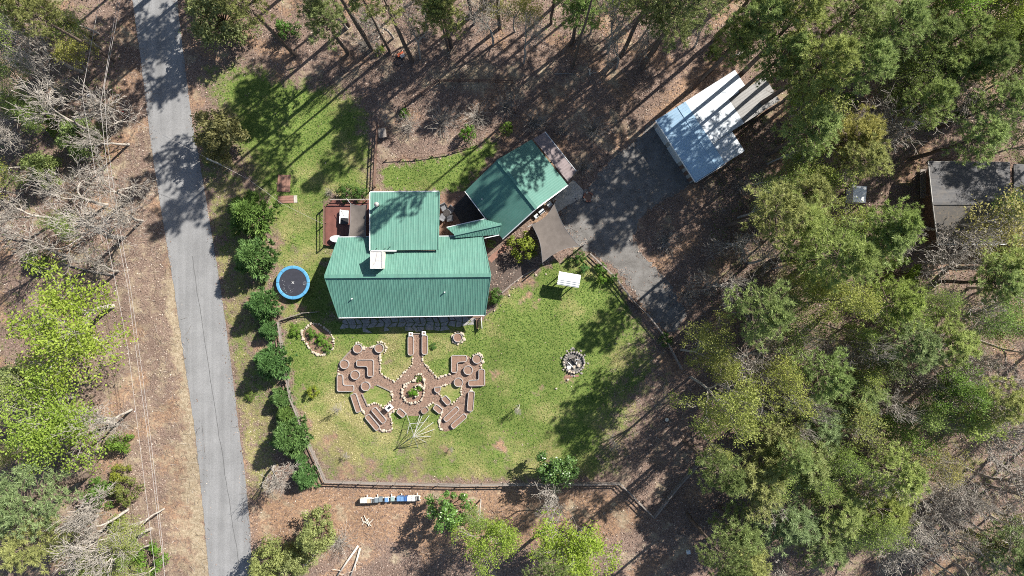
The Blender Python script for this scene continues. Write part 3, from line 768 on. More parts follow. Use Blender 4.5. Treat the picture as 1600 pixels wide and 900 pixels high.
# ------------------------------------------------------------------ deck and courtyard
dk = thing("deck", "red-brown plank deck at the west end of the house", "deck")
x0, y0, _ = W(510, 384); x1, y1, _ = W(581, 313.5)
nb = 38; bw = (x1 - x0) / nb
for i in range(nb):
    xa = x0 + i * bw
    top = y1 - max(0, (0.75 - i * bw)) * 1.0
    bot = y0 + min(max(0, i * bw - .5), .9) * .5 * (1 if i * bw < 2 else 1)
    MB().box((xa + bw / 2, (top + bot) / 2, .47 + (i % 3) * .002), (bw - .014, top - bot, .04)).build("plank", M['deck'], dk)
for p in ((x0 + .05, y1 - .8), (x0 + .8, y1 - .05), (x0 + 2.9, y1 - .05), (x0 + .05, (y0 + y1) / 2), (x0 + .05, y0 + .1), (x0 + 5.2, y1 - .05)):
    MB().box((p[0], p[1], .75), (.11, .11, 1.5)).build("post", M['wood_brown'], dk)
MB().bar((x0 + .75, y1 - .05, 1.47), (x1, y1 - .05, 1.47), .14, .05).build("rail", M['wood_grey'], dk)
MB().bar((x0 + .05, y0 + .1, 1.47), (x0 + .05, y1 - .75, 1.47), .10, .05).build("rail", M['wood_brown'], dk)
MB().bar((x0 + .05, y1 - .75, 1.47), (x0 + .75, y1 - .05, 1.47), .10, .05).build("rail", M['wood_brown'], dk)
MB().bar((x0 + .75, y1 - .05, 1.0), (x1, y1 - .05, 1.0), .04, .10).build("rail", M['wood_brown'], dk)
MB().bar((x0 + .05, y0 + .1, 1.0), (x0 + .05, y1 - .75, 1.0), .04, .10).build("rail", M['wood_brown'], dk)
MB().box(((x0 + x1) / 2, (y0 + y1) / 2, .40), (x1 - x0 - .3, y1 - y0 - .9, .09)).build("joists", M['wood_brown'], dk)

sf = thing("lounge_chair", "outdoor lounge chair with white cushion and dark seat on the deck", "chair", W(540.5, 340) + [0, 0, .5], math.radians(-3))
MB().box((0, 0, .20), (1.02, 1.75, .12)).build("frame", M['greyfab'], sf)
MB().box((.06, .32, .34), (.84, .92, .16)).build("cushion", M['white'], sf)
MB().box((.06, -.52, .32), (.84, .62, .13)).build("seat", M['black'], sf)
MB().box((-.46, 0, .42), (.12, 1.7, .40)).build("armrest", M['white'], sf)
MB().bar((-.36, .75, .43), (.02, .02, .43), .06, .03).build("strap", M['greyfab'], sf)
for sx in (-1, 1):
    for sy in (-1, 1): MB().box((sx * .42, sy * .78, .07), (.07, .07, .14)).build("leg", M['black'], sf)

tb = thing("tub", "white oval tub at the deck's south edge, half under the green eave", "tub", W(530, 374) + [0, 0, .48])
ang = np.arange(20) * 2 * math.pi / 20
P_ = np.stack([np.cos(ang) * .85, np.sin(ang) * .42], 1)
MB().prism(P_, 0, .55).build("body", M['white'], tb)
mb = MB(); Po = P_ * 1.06; Pi = P_ * .86
mb.add(np.concatenate([np.c_[Po, np.full(20, .5)], np.c_[Po, np.full(20, .60)], np.c_[Pi, np.full(20, .60)], np.c_[Pi, np.full(20, .55)]]),
       F4=[[k * 20 + i, k * 20 + (i + 1) % 20, (k + 1) * 20 + (i + 1) % 20, (k + 1) * 20 + i] for k in range(3) for i in range(20)])
mb.build("rim", M['trim'], tb)

def shade_sail(label, corners, sag, tails):
    t = thing("shade_sail", label, "shade sail")
    c = [np.asarray(p) for p in corners]; n = 15
    V_ = []
    for j in range(n):
        for i in range(n):
            u, v = i / (n - 1), j / (n - 1)
            p = (1 - u) * (1 - v) * c[0] + u * (1 - v) * c[1] + u * v * c[2] + (1 - u) * v * c[3]
            ctr = sum(c) / 4
            e = max(4 * u * (1 - u) * (1 - min(v, 1 - v) * 2) ** 2, 4 * v * (1 - v) * (1 - min(u, 1 - u) * 2) ** 2)
            p = p + (ctr - p) * sag * e
            p[2] -= .35 * 16 * u * (1 - u) * v * (1 - v) * .5
            V_.append(p)
    F_ = [[j * n + i, j * n + i + 1, (j + 1) * n + i + 1, (j + 1) * n + i] for j in range(n - 1) for i in range(n - 1)]
    link("sail", new_mesh("sail", V_, None, F_, [M['sail']], smooth=True), t)
    hem = MB()
    edge = [V_[i] for i in range(n)] + [V_[j * n + n - 1] for j in range(1, n)] + [V_[(n - 1) * n + i] for i in range(n - 2, -1, -1)] + [V_[j * n] for j in range(n - 2, 0, -1)]
    hem.tube(edge + [edge[0]], .022, 5); hem.build("hem", M['greyfab'], t)
    for p, q in tails: MB().tube([p, q], .025, 5).build("rope", M['trim'], t)
    return t
shade_sail("taupe rectangular shade sail stretched over the deck", [W(547.5, 318, 3.0), W(573.5, 319.5, 3.4), W(571.5, 371.5, 3.4), W(544.5, 372, 3.2)], .10,
           [(W(541.5, 310, 2.9), W(547.5, 318, 3.0)), (W(573.5, 319.5, 3.4), W(578, 316, 3.5))])
shade_sail("grey-brown four-pointed shade sail between garage and driveway", [W(831, 351, 2.9), W(866, 319, 2.7), W(905, 384, 2.6), W(847.5, 410.5, 2.7)], .17,
           [(W(824, 355, 2.9), W(831, 351, 2.9))])
for i, (x, y, lb) in enumerate(((866, 316, "thin timber post holding the north tip of the driveway shade sail"), (908, 386, "thin timber post holding the east tip of the driveway shade sail"), (847, 414, "thin timber post holding the south tip of the driveway shade sail"))):
    po = thing("sail_post", lb, "post", W(x, y))
    MB().box((0, 0, 1.4), (.13, .13, 2.8)).build("shaft", M['wood_brown'], po)
    MB().box((0, 0, 2.82), (.17, .17, .05)).build("cap", M['black'], po)

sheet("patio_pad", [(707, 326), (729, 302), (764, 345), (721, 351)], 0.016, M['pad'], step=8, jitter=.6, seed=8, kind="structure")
sheet("concrete_apron", [(863, 312), (880, 297), (895, 281), (911, 296), (911, 307), (880, 326), (871, 331)], 0.030, M['concrete'], step=6, jitter=.8, seed=9, kind="structure")
sheet("courtyard_floor", [(687, 305), (727, 299), (722, 349), (700, 356), (687, 368)], 0.010, M['soil'], step=6, jitter=1, seed=2, kind="structure")

def patio_chair(x, y, deg, lb):
    t = thing("patio_chair", lb, "chair", W(x, y), math.radians(deg), "patio chairs round the fire table")
    MB().box((0, 0, .40), (.72, .66, .10)).build("seat", M['greyfab'], t)
    b = MB().add([[-.36, .26, .42], [.36, .26, .42], [.36, .46, .92], [-.36, .46, .92], [-.36, .36, .42], [.36, .36, .42], [.36, .54, .92], [-.36, .54, .92]],
                 F4=[[0, 1, 2, 3], [5, 4, 7, 6], [0, 4, 5, 1], [3, 2, 6, 7], [0, 3, 7, 4], [1, 5, 6, 2]]).build("backrest", M['greyfab'], t)
    for s in (-1, 1):
        MB().box((s * .40, .05, .56), (.07, .66, .05)).build("armrest", M['black'], t)
        for q in (-.26, .30): MB().box((s * .36, q, .18), (.05, .05, .36)).build("leg", M['black'], t)
patio_chair(694.5, 325.5, 25, "grey patio chair north-west of the dark fire table")
patio_chair(704, 329, -40, "light grey patio chair beside the dark pad, north-east of the fire table")
patio_chair(703.5, 340.5, 185, "grey patio chair south-east of the dark fire table")
patio_chair(692.8, 339.5, 150, "grey patio chair south-west of the dark fire table, nearest the wing")
ft = thing("fire_table", "low dark round fire table in the middle of four patio chairs", "table", W(698.5, 333.5))
MB().tube([(0, 0, 0), (0, 0, .42)], .34, 14).build("base", M['black'], ft)
MB().tube([(0, 0, .425), (0, 0, .48)], .46, 16).build("top", M['char'], ft)

# clutter along the garage's drive side
for x, y, sz, m_, nm, lb, ct in [(858, 320, (.55, .5, .6), 'white', "bin", "small white storage bin against the garage's driveway wall", "bin"),
                             (846, 331, (.7, .45, .5), 'galv', "toolbox", "pale grey toolbox on the ground by the garage wall", "toolbox"),
                             (838, 338, (.5, .4, .35), 'offwhite', "planter_box", "cream planter box beside the grey toolbox", "planter")]:
    t = thing(nm, lb, ct, W(x, y), .7)
    MB().box((0, 0, sz[2] / 2), sz).build("body", M[m_], t)
    MB().box((0, 0, sz[2] + .03), (sz[0] + .05, sz[1] + .05, .05)).build("lid", M['trim'], t)

# brick planter on the drive
bp = thing("brick_planter", "small ring of bricks at the edge of the driveway by the garage", "planter", W(919, 308))
for k in range(10):
    a = k * 2 * math.pi / 10
    MB().box((math.cos(a) * .55, math.sin(a) * .55, .12), (.20, .30, .24), a).build("brick", M['brick'] if k % 3 else M['stone'], bp)
MB().tube([(0, 0, 0), (0, 0, .14)], .44, 12).build("soil", M['soil'], bp)

# ------------------------------------------------------------------ trampoline
tr = thing("trampoline", "round black trampoline with bright blue padded rim on the lawn", "trampoline", W(457.5, 441.5, .9) * [1, 1, 0])
n = 40; ang = np.arange(n) * 2 * math.pi / n; cs_ = np.stack([np.cos(ang), np.sin(ang)], 1)
def ring_disc(mb, r0, r1, z0, z1):
    mb.add(np.concatenate([np.c_[cs_ * r0, np.full(n, z0)], np.c_[cs_ * r1, np.full(n, z1)]]), F4=[[i, n + i, n + (i + 1) % n, (i + 1) % n] for i in range(n)])
mb = MB(); mb.prism(cs_ * 1.72, .85, .865); mb.build("mat", M['matblack'], tr)
for k in range(8):     # padded rim in sections
    a0, a1 = k * math.pi / 4 + .01, (k + 1) * math.pi / 4 - .01
    aa = np.linspace(a0, a1, 9); prof = [(1.70, .875), (1.74, .915), (1.90, .93), (2.06, .915), (2.10, .87), (2.06, .84), (1.74, .84)]
    V_ = [[math.cos(a) * r, math.sin(a) * r, z] for a in aa for r, z in prof]; m_ = len(prof)
    F_ = [[i * m_ + j, i * m_ + (j + 1) % m_, (i + 1) * m_ + (j + 1) % m_, (i + 1) * m_ + j] for i in range(8) for j in range(m_)]
    F_ += [[0, 1, 2, 3], [0, 3, 4, 6], [8 * m_ + 3, 8 * m_ + 2, 8 * m_ + 1, 8 * m_], [8 * m_ + 6, 8 * m_ + 4, 8 * m_ + 3, 8 * m_]]
    link("rim_pad", new_mesh("rim_pad", V_, None, F_, [M['padblue']]), tr)
MB().tube([(math.cos(a) * 2.0, math.sin(a) * 2.0, .78) for a in np.r_[ang, 0]], .03, 6, False).build("frame", M['steel'], tr)
for k in range(6):
    a = k * math.pi / 3 + .3
    MB().tube([(math.cos(a) * 2.0, math.sin(a) * 2.0, .78), (math.cos(a) * 2.03, math.sin(a) * 2.03, 0)], .03, 6).build("leg", M['steel'], tr)
mk = MB(); z = .868
for a in (.75, 2.32):
    mk.bar((-math.cos(a) * .2, -math.sin(a) * .2, z), (math.cos(a) * .2, math.sin(a) * .2, z + .002 * (a > 1)), .035, .003)
mk.build("cross_print", M['white'], tr)
mk = MB()
mk.tube([(1.45 + .2 * math.cos(a), -.1 + .22 * math.sin(a), z) for a in np.linspace(0, 6.283, 12)], .012, 4)
mk.tube([(1.45 + .09 * math.cos(a), -.1 + .1 * math.sin(a), z) for a in np.linspace(0, 6.283, 9)], .012, 4)
mk.build("round_print", M['steel'], tr)
mk = MB()
mk.tube([(-.25 - .35 * math.cos(t * 1.4), -.55 - .28 * math.sin(t * 1.1), z) for t in np.linspace(-1, 2.2, 16)], .012, 4); mk.build("curved_print", M['greyfab'], tr)
rr = random.Random(4)
for k in range(14):
    a = rr.uniform(2.6, 6.4); r = rr.uniform(1.0, 1.5)
    MB().box((math.cos(a) * r, math.sin(a) * r, z), (rr.uniform(.05, .16), rr.uniform(.04, .09), .003), rr.uniform(0, 3)).build("small_print", M['greyfab'], tr)

# ------------------------------------------------------------------ garden: paths, beds, stones
def Z4(p): return (500 + p[0] / 5.293, 500 + p[1] / 5.293)          # garden close-up -> photo pixels
def zz(l): return [Z4(p) for p in l]
PATH = zz([(770, 112), (842, 112), (846, 290), (852, 350), (905, 402), (970, 482), (1080, 440), (1080, 300), (1215, 292), (1262, 318), (1335, 290), (1345, 400), (1368, 420), (1368, 545), (1255, 565), (1278, 600), (1262, 750), (1215, 785),
           (1110, 900), (1035, 925), (1000, 895), (990, 832), (1012, 752), (932, 682), (882, 722), (820, 795), (725, 790), (640, 738), (572, 780), (592, 820), (598, 905), (585, 935), (485, 925), (375, 800), (335, 745), (275, 622), (270, 595),
           (138, 595), (138, 455), (150, 360), (262, 232), (360, 222), (455, 222), (500, 252), (500, 440), (620, 512), (700, 430), (766, 368), (768, 300)])
sheet("garden_path", PATH, 0.014, M['mulch'], step=3, jitter=.5, seed=3, kind="structure")
patchF = zz([(470, 535), (585, 590), (603, 660), (520, 728), (460, 686), (400, 706), (350, 612)])
patchJ = zz([(990, 555), (1100, 520), (1168, 548), (1168, 622), (1085, 700), (985, 612)])
for p in (patchF, patchJ): grass_sheet("lawn_patch", p, 0.020)

def rock_mesh(seed, n=9):
    r = np.random.default_rng(seed)
    th = np.arange(n) * 2 * math.pi / n
    rad = 1 + r.uniform(-.22, .22, n)
    base = np.stack([np.cos(th) * rad, np.sin(th) * rad], 1)
    V_ = np.concatenate([np.c_[base * 1.0, np.full(n, -.1)], np.c_[base * 1.02, np.full(n, .55)], np.c_[base * .72 + r.uniform(-.05, .05, (n, 2)), 0.92 + r.uniform(-.08, .08, n)], [[0, 0, 1.0]]])
    F4 = [[k * n + i, k * n + (i + 1) % n, (k + 1) * n + (i + 1) % n, (k + 1) * n + i] for k in range(2) for i in range(n)]
    F3 = [[2 * n + i, 2 * n + (i + 1) % n, 3 * n] for i in range(n)]
    return V_, F3, F4
def rocks(m, k=5):
    out = []
    for i in range(k):
        V_, F3, F4 = rock_mesh(100 + i); out.append(new_mesh("stone", V_, F3, F4, [m]))
    return out
STONES = rocks(M['stone'])
rs = random.Random(11)
def place_stone(parent, p, sx, sy, sz, meshes=None):
    o = bpy.data.objects.new("stone", rs.choice(meshes or STONES)); COL.objects.link(o); o.parent = parent
    o.location = (p[0] - parent.location.x, p[1] - parent.location.y, p[2] if len(p) > 2 else 0)
    o.scale = (sx, sy, sz); o.rotation_euler = (rs.uniform(-.15, .15), rs.uniform(-.15, .15), rs.uniform(0, 6.28)); return o
def stone_border(label, px, size=.15, gap=.30, h=.2, closed=False):
    c = np.mean(np.array(px), 0)
    t = thing("stone_border", label, "stone edging", W(c[0], c[1]), 0, "pale stone edgings of the garden beds and paths")
    P = [W(x, y) for x, y in px]
    if closed: P.append(P[0])
    acc = 0.0
    for a, b in zip(P[:-1], P[1:]):
        L = np.linalg.norm(b - a)
        while acc < L:
            q = a + (b - a) * acc / L + np.array([rs.uniform(-.05, .05), rs.uniform(-.05, .05), 0])
            s = size * .84 * rs.choice((.55, .75, .9, 1.0, 1.1, 1.45)) * rs.uniform(.85, 1.15)
            place_stone(t, (q[0], q[1], .01), s * rs.uniform(.9, 1.3), s * rs.uniform(.8, 1.1), h * rs.uniform(.7, 1.2))
            acc += gap * rs.uniform(.7, 1.35)
        acc -= L
    return t
stone_border("pale stone edging along the lawn bay left of the garden's entry path", zz([(500, 285), (500, 440), (560, 478), (620, 512), (700, 430), (740, 392), (766, 366), (766, 300)]))
stone_border("pale stone edging of the lawn bay east of the entry path", zz([(848, 298), (852, 350), (905, 402), (970, 482), (1030, 460), (1078, 440)]))
stone_border("short pale stone edging between the two round planters at the garden's north-west", zz([(362, 222), (408, 222), (455, 222)]))
stone_border("short stone edging beside the planter on the garden's west rim", zz([(152, 448), (152, 412), (160, 395)]), gap=.34)
stone_border("stone edging around the south and east of the western grass patch", zz([(588, 592), (602, 630), (601, 662), (555, 695), (520, 726), (480, 690), (455, 684), (402, 702)]))
stone_border("looping stone edging that closes the garden's south-west arm", zz([(650, 735), (612, 745), (572, 780), (592, 820), (597, 860), (596, 905), (560, 918), (520, 912), (490, 900)]))
stone_border("stone edging of the lawn wedge below the garden's south-east arm", zz([(885, 722), (905, 705), (930, 682), (965, 705), (1012, 755), (990, 832), (988, 870), (1000, 905), (1025, 918)]))
stone_border("stone edging along the eastern grass patch beside the round planter", zz([(1000, 548), (1050, 535), (1100, 518)]))
stone_border("stone edging round the east of the eastern grass patch", zz([(1168, 552), (1168, 622), (1120, 672), (1082, 700)]))
stone_border("short stone edging between shield-shaped and oval beds", zz([(985, 612), (1010, 638), (1030, 655)]), gap=.26)
stone_border("short stone edging south of the long bed on the garden's east rim", zz([(1240, 760), (1222, 772)]))
stone_border("short stone edging beside the lower right angled bed", zz([(1250, 566), (1250, 590)]))
stone_border("short stone edging between two beds on the garden's west flank", zz([(340, 742), (365, 765), (382, 782)]))
stone_border("few pale stones between angled bed and round planter on the east", zz([(1332, 372), (1338, 402)]))
stone_border("short stone edging near the angled bed at the garden's north-east", zz([(1218, 314), (1248, 310)]), size=.10)
def ring_px(cx, cy, r, a0=0, a1=360, step=20): return [Z4((cx + r * math.cos(math.radians(a)), cy + r * math.sin(math.radians(a)))) for a in range(a0, a1 + 1, step)]
stone_border("arc of pale stones hugging the second planter from the north-west", ring_px(498, 232, 52, -110, 60), gap=.24)
stone_border("arc of pale stones hugging the north-westernmost planter", ring_px(318, 232, 46, -110, 20), gap=.24)
stone_border("stone ring around the lone planter by the black bench", ring_px(1142, 145, 50, 0, 340), gap=.25)
stone_border("arc of pale stones round the north-eastern planter", ring_px(1302, 322, 48, -140, 40), gap=.24)
stone_border("outer stone ring of the teardrop bed in the garden's centre", zz([(790, 490), (802, 452), (826, 440), (850, 458), (862, 500), (860, 545)]) + zz([(858, 580), (856, 625), (835, 662), (795, 682), (750, 690), (712, 668), (686, 630), (678, 596), (688, 560), (715, 530), (750, 508), (785, 494)]), size=.17, h=.34, gap=.27)
stone_border("inner spiral of pale stones in the central teardrop bed", zz([(858, 565), (835, 545), (800, 535), (785, 548)]) + zz([(795, 575), (812, 592), (812, 615), (795, 630)]), size=.15, h=.40, gap=.25)
fbr = [(487, 505), (500, 507), (512, 515), (521, 527), (522, 540), (516, 549), (502, 555), (490, 551), (480, 540), (474, 530), (471, 518)]
stone_border("pale stone ring of the leafy bed at the house's south-west corner", fbr, size=.16, gap=.3, closed=True)
stone_border("tumbled pale stones at the foot of the slope east of the house", [(772, 485), (780, 478), (790, 470), (812, 436), (818, 433), (850, 428), (868, 432)], size=.14, gap=1.25)

def timber(px, label):
    P = [W(x, y) for x, y in px]; c = sum(P) / len(P)
    t = thing("timber_edging", label, "timber edging")
    for a, b in zip(P[:-1], P[1:]): MB().bar(a + [0, 0, .09], b + [0, 0, .09], .12, .16).build("board", M['wood_grey'], t)
timber(zz([(470, 535), (530, 562), (588, 590)]), "timber edging on the north-east side of the western grass patch")
timber(zz([(350, 612), (372, 662), (395, 712)]), "dark timber edging on the west side of the western grass patch")
timber(zz([(262, 250), (210, 300), (165, 350)]), "slim timber edging along the garden's north-west diagonal")
timber(zz([(770, 112), (842, 112)]), "short timber sill across the garden's entry path")
timber([(784, 458), (800, 444), (818, 430), (838, 420)], "rusty brown timber edging along the planting bed east of the house")

def wall_loop(outer, h, th, m, parent, name):
    """closed wall following an outline"""
    P = np.asarray(outer, float); n_ = len(P)
    area = 0.5 * np.sum(P[:, 0] * np.roll(P[:, 1], -1) - np.roll(P[:, 0], -1) * P[:, 1])
    if area < 0: P = P[::-1]
    d = np.roll(P, -1, 0) - P; d /= np.linalg.norm(d, axis=1)[:, None]; nr = np.stack([d[:, 1], -d[:, 0]], 1)
    bis = nr + np.roll(nr, 1, 0); bis /= np.maximum((bis ** 2).sum(1) / 2, .4)[:, None]
    I = P - bis * th
    rl = P + bis * .012
    rings = [(P, 0), (P, h - .03), (rl, h - .03), (rl, h), (I, h), (I, .05)]
    V_ = np.concatenate([np.c_[q, np.full(n_, z)] for q, z in rings])
    F_ = [[k * n_ + i, k * n_ + (i + 1) % n_, (k + 1) * n_ + (i + 1) % n_, (k + 1) * n_ + i] for k in range(5) for i in range(n_)]
    return link(name, new_mesh(name, V_, None, F_, [m]), parent), I

def round_poly(px, r, seg=5):
    """rounded corners for an outline (metres)"""
    P = [np.asarray(p, float) for p in px]; out = []; n_ = len(P)
    for i in range(n_):
        a, b, c = P[i - 1], P[i], P[(i + 1) % n_]
        u = a - b; v = c - b; lu, lv = np.linalg.norm(u), np.linalg.norm(v); rr_ = min(r, lu * .48, lv * .48)
        p0 = b + u / lu * rr_; p1 = b + v / lv * rr_
        for k in range(seg + 1):
            t = k / seg; out.append((1 - t) ** 2 * p0 + 2 * t * (1 - t) * b + t * t * p1)
    return out

def bed(px, label, r=.28, h=.42, cat="raised bed", name="raised_bed", wallm='galv', grp="raised garden beds", soil='soil', th=.055):
    P = [W(x, y, h)[:2] for x, y in px]
    c = np.mean(P, 0)
    P = [p - c for p in P]
    t = thing(name, label, cat, (c[0], c[1], .014), 0, grp)
    R = round_poly(P, r) if r else P
    wl, I = wall_loop(R, h, th, M[wallm], t, "wall")
    V_ = np.c_[I, np.full(len(I), h - .10)]
    link("soil", new_mesh("soil", V_, tri_poly(V_), None, [M[soil]]), t)
    return t
def stad(x0, y0, x1, y1, w):
    """stadium between two end points of its axis (close-up pixels)"""
    a, b = np.array([x0, y0], float), np.array([x1, y1], float); d = (b - a) / np.linalg.norm(b - a); nn = np.array([-d[1], d[0]]) * w / 2
    return zz([a + nn, b + nn, b - nn, a - nn])
L4 = lambda *p: zz(p)
bed(L4((300, 330), (442, 328), (442, 468), (390, 468), (390, 385), (300, 385)), "L-shaped raised bed inside the garden's north-west lobe")
bed(L4((140, 452), (188, 452), (192, 540), (280, 540), (278, 592), (140, 592)), "L-shaped raised bed at the garden's western corner")
bed(L4((1085, 292), (1215, 292), (1215, 345), (1136, 350), (1136, 436), (1085, 436)), "L-shaped raised bed at the garden's north-east, open to the south-east")
bed(L4((1312, 406), (1362, 406), (1362, 545), (1228, 548), (1228, 498), (1312, 495)), "L-shaped raised bed at the garden's eastern corner")
bed(stad(750, 132, 750, 292, 48), "long straight raised bed on the west side of the entry path", .3)
bed(stad(866, 126, 866, 286, 48), "long straight raised bed on the east side of the entry path", .3)
bed(stad(272, 612, 322, 762, 50), "long slanted raised bed on the garden's west flank")
bed(stad(438, 732, 535, 846, 48), "inner one of the two parallel long beds in the south-west arm")
bed(stad(385, 790, 482, 905, 48), "outer one of the two parallel long beds in the south-west arm")
bed(stad(1254, 590, 1240, 755, 52), "dark-soiled long raised bed on the garden's east rim", soil='mulch')
bed(stad(1030, 832, 1142, 726, 42), "inner one of the two parallel long beds in the south-east arm")
bed(stad(1090, 888, 1205, 786, 44), "outer one of the two parallel long beds in the south-east arm")
bed(stad(642, 745, 700, 795, 48), "small oval raised bed south-west of the central teardrop bed", .3)
bed(stad(842, 768, 890, 730, 46), "small oval raised bed touching the pole frame, south of the central bed", .3, wallm='wood_grey')
bed(stad(945, 712, 1005, 762, 50), "small oval raised bed south-east of the central bed", .3)
bed(stad(1018, 636, 1072, 695, 50), "small oval raised bed between the south-east path and the eastern grass patch", .3)
bed(L4((945, 556), (1000, 552), (998, 580), (972, 606), (948, 590)), "small shield-shaped raised bed at the west tip of the eastern grass patch", .1)
def square_pot(p, lb):
    s = 15; bed(zz([(p[0] - s, p[1] - s), (p[0] + s, p[1] - s), (p[0] + s, p[1] + s), (p[0] - s, p[1] + s)]), lb, 0, .5, "planter", "square_planter", 'white', "square pots at the entry path", th=.10)
square_pot((750, 118), "square white pot at the head of the entry path's west bed")
square_pot((858, 110), "square white pot at the head of the entry path's east bed")
def round_bed(p, lb, r=38, soil='soil'):
    q = [Z4((p[0] + r * math.cos(a), p[1] + r * math.sin(a))) for a in np.arange(20) * 2 * math.pi / 20]
    return bed(q, lb, 0, .45, "planter", "round_planter", 'galv', "round metal planters of the garden", soil)
round_bed((310, 237), "round metal planter at the garden's north-west corner")
round_bed((489, 234), "round metal planter by the north end of the western lawn bay")
round_bed((201, 367), "round metal planter on the garden's western edge")
round_bed((290, 455), "round metal planter between the two western L-shaped beds")
round_bed((376, 549), "round metal planter just north of the western grass patch")
round_bed((1140, 145), "lone round planter on the lawn ringed with stones, near the black bench")
round_bed((1298, 322), "round planter with dark soil at the garden's north-east corner", soil='mulch')
round_bed((1225, 416), "round planter with dark soil between the two eastern L-shaped beds", soil='mulch')
round_bed((1145, 516), "round planter with dark soil just north of the eastern grass patch", soil='mulch')

# garden bed soils
sheet("planting_bed", [(x, y) for x, y in fbr], 0.018, M['soil'], kind="structure")
sheet("planting_bed", zz([(790, 490), (802, 452), (826, 440), (850, 458), (862, 500), (858, 580), (856, 625), (835, 662), (795, 682), (750, 690), (712, 668), (686, 630), (678, 596), (688, 560), (715, 530), (750, 508)]), 0.030, M['soil'], kind="structure")
sheet("planting_bed", [(762, 400), (790, 395), (838, 412), (815, 432), (796, 448), (785, 460), (775, 480), (758, 495), (764, 440)], 0.010, mat("dark_mulch", (0.10, 0.075, 0.062), (0.035, 0.026, 0.022), 4, .95, fine=.4, bmp=.5), step=6, jitter=1.2, seed=4, kind="structure")

sheet("side_path", [(762, 404), (789, 380), (794, 386), (768, 411)], 0.020, M['terra'], step=5, jitter=.8, seed=6, kind="structure")

# info stand
st = thing("information_stand", "small white lectern sign with a dark panel beside the western grass patch", "sign", W(610, 635), math.radians(40))
for s in (-1, 1): MB().box((s * .28, 0, .45), (.07, .07, .9)).build("leg", M['wood_grey'], st)
MB().bar((0, -.33, .82), (0, .33, 1.02), .9, .05).build("board", M['white'], st)
MB().bar((0, -.15, .91), (0, .14, 1.0), .42, .03).build("panel", M['black'], st)

# flagstones in the lee of the house
fg = thing("flagstone_walk", "row of irregular grey flagstones laid along the south side of the house", "flagstone walk")
rf = random.Random(5)
cols = 19; rowsy = [499.5, 506.5, 513.5, 520]
def flag_pt(i, j):
    k = random.Random(i * 91 + j * 7)
    return np.array([532 + i * 11.0 + (j % 2) * 4 + k.uniform(-3.9, 3.9), rowsy[j] - i * .25 + k.uniform(-2.3, 2.3)])
for j in range(3):
    for i in range(cols):
        if j == 2 and not (9 <= i <= 13) and rf.random() < .65: continue
        q = [flag_pt(i, j), (flag_pt(i, j) + flag_pt(i + 1, j)) / 2 + [rf.uniform(-1, 1), rf.uniform(-.9, .3)], flag_pt(i + 1, j), flag_pt(i + 1, j + 1), (flag_pt(i, j + 1) + flag_pt(i + 1, j + 1)) / 2 + [rf.uniform(-1, 1), rf.uniform(-.3, .9)], flag_pt(i, j + 1)]
        c = sum(q) / 6; sk = rf.uniform(.80, .90)
        q = [c + (p - c) * sk for p in q]
        MB().prism([W(*p)[:2] for p in q], 0, .05 + rf.uniform(0, .02)).build("flagstone", M['flag'], fg)

# black slatted bench
gb = thing("garden_bench", "dark slatted garden bench standing off the house's south-east corner", "bench", W(748, 504), math.radians(-86))
for k in range(5): MB().box((0, -.22 + k * .11, .44), (1.35, .08, .03)).build("slat", M['wood_brown'], gb)
for k in range(4): MB().box((0, .36 + k * .02, .58 + k * .13), (1.35, .03, .09)).build("back_slat", M['wood_brown'], gb)
MB().box((0, .42, 1.07), (1.42, .07, .05)).build("top_rail", M['trim'], gb)
for s in (-1, 1):
    MB().box((s * .66, -.24, .22), (.06, .06, .44)).build("leg", M['wood_brown'], gb)
    MB().box((s * .66, .38, .52), (.06, .06, 1.04)).build("leg", M['wood_brown'], gb)
    MB().box((s * .66, .05, .66), (.07, .62, .04)).build("armrest", M['wood_brown'], gb)

# teepee of pale poles
tp = thing("pole_frame", "conical teepee frame of pale bare poles south of the garden", "teepee frame")
ap = W(646.5, 681.5, 3.15)
for i, (x, y) in enumerate([(635, 646), (656.5, 647), (660, 648.5), (670.5, 649), (677, 660), (678.5, 671), (673, 682), (665.5, 691), (653, 699), (640, 698), (630, 692.5), (637.5, 686.5)]):
    b = W(x, y); d = ap - b
    MB().tube([b, ap + d * .06 + [math.cos(i) * .04, math.sin(i) * .04, 0]], [.036, .022], 6).build("pole", M['pole'], tp)
p1 = W(640, 662, 1.3); p2 = W(662, 660.5, 1.3); MB().tube([p1, p2], .035, 6).build("crossbar", M['pole'], tp)
p3 = W(636, 678, 1.3); MB().tube([p1, p3], .035, 6).build("crossbar", M['pole'], tp)

# fire pit
fp = thing("fire_pit", "round stone fire pit heaped with logs and pale rocks on the lawn", "fire pit", W(896.5, 566))
RK_GREY = rocks(mat("grey_stone", (0.26, 0.235, 0.22), (0.15, 0.135, 0.125), 4, .9, fine=.25)); RK_WHITE = rocks(M['white'], 3)
for k in range(24):
    a = k * 2 * math.pi / 24
    light = math.sin(a) < -.35
    o = place_stone(fp, (fp.location.x + math.cos(a) * 1.28, fp.location.y + math.sin(a) * 1.28, 0), .17 * rs.uniform(.8, 1.15), .15, .40 * rs.uniform(.8, 1.1), STONES if (light and rs.random() < .6) or rs.random() < .1 else RK_GREY)
for k in range(14):
    a = rs.uniform(0, 6.28); o = place_stone(fp, (fp.location.x + math.cos(a) * rs.uniform(1.55, 1.8), fp.location.y + math.sin(a) * rs.uniform(1.55, 1.75), 0), .15, .12, .12, RK_GREY)
MB().prism([(math.cos(a) * 1.18, math.sin(a) * 1.18) for a in ang], .0, .06).build("ash_bed", M['ash'], fp)
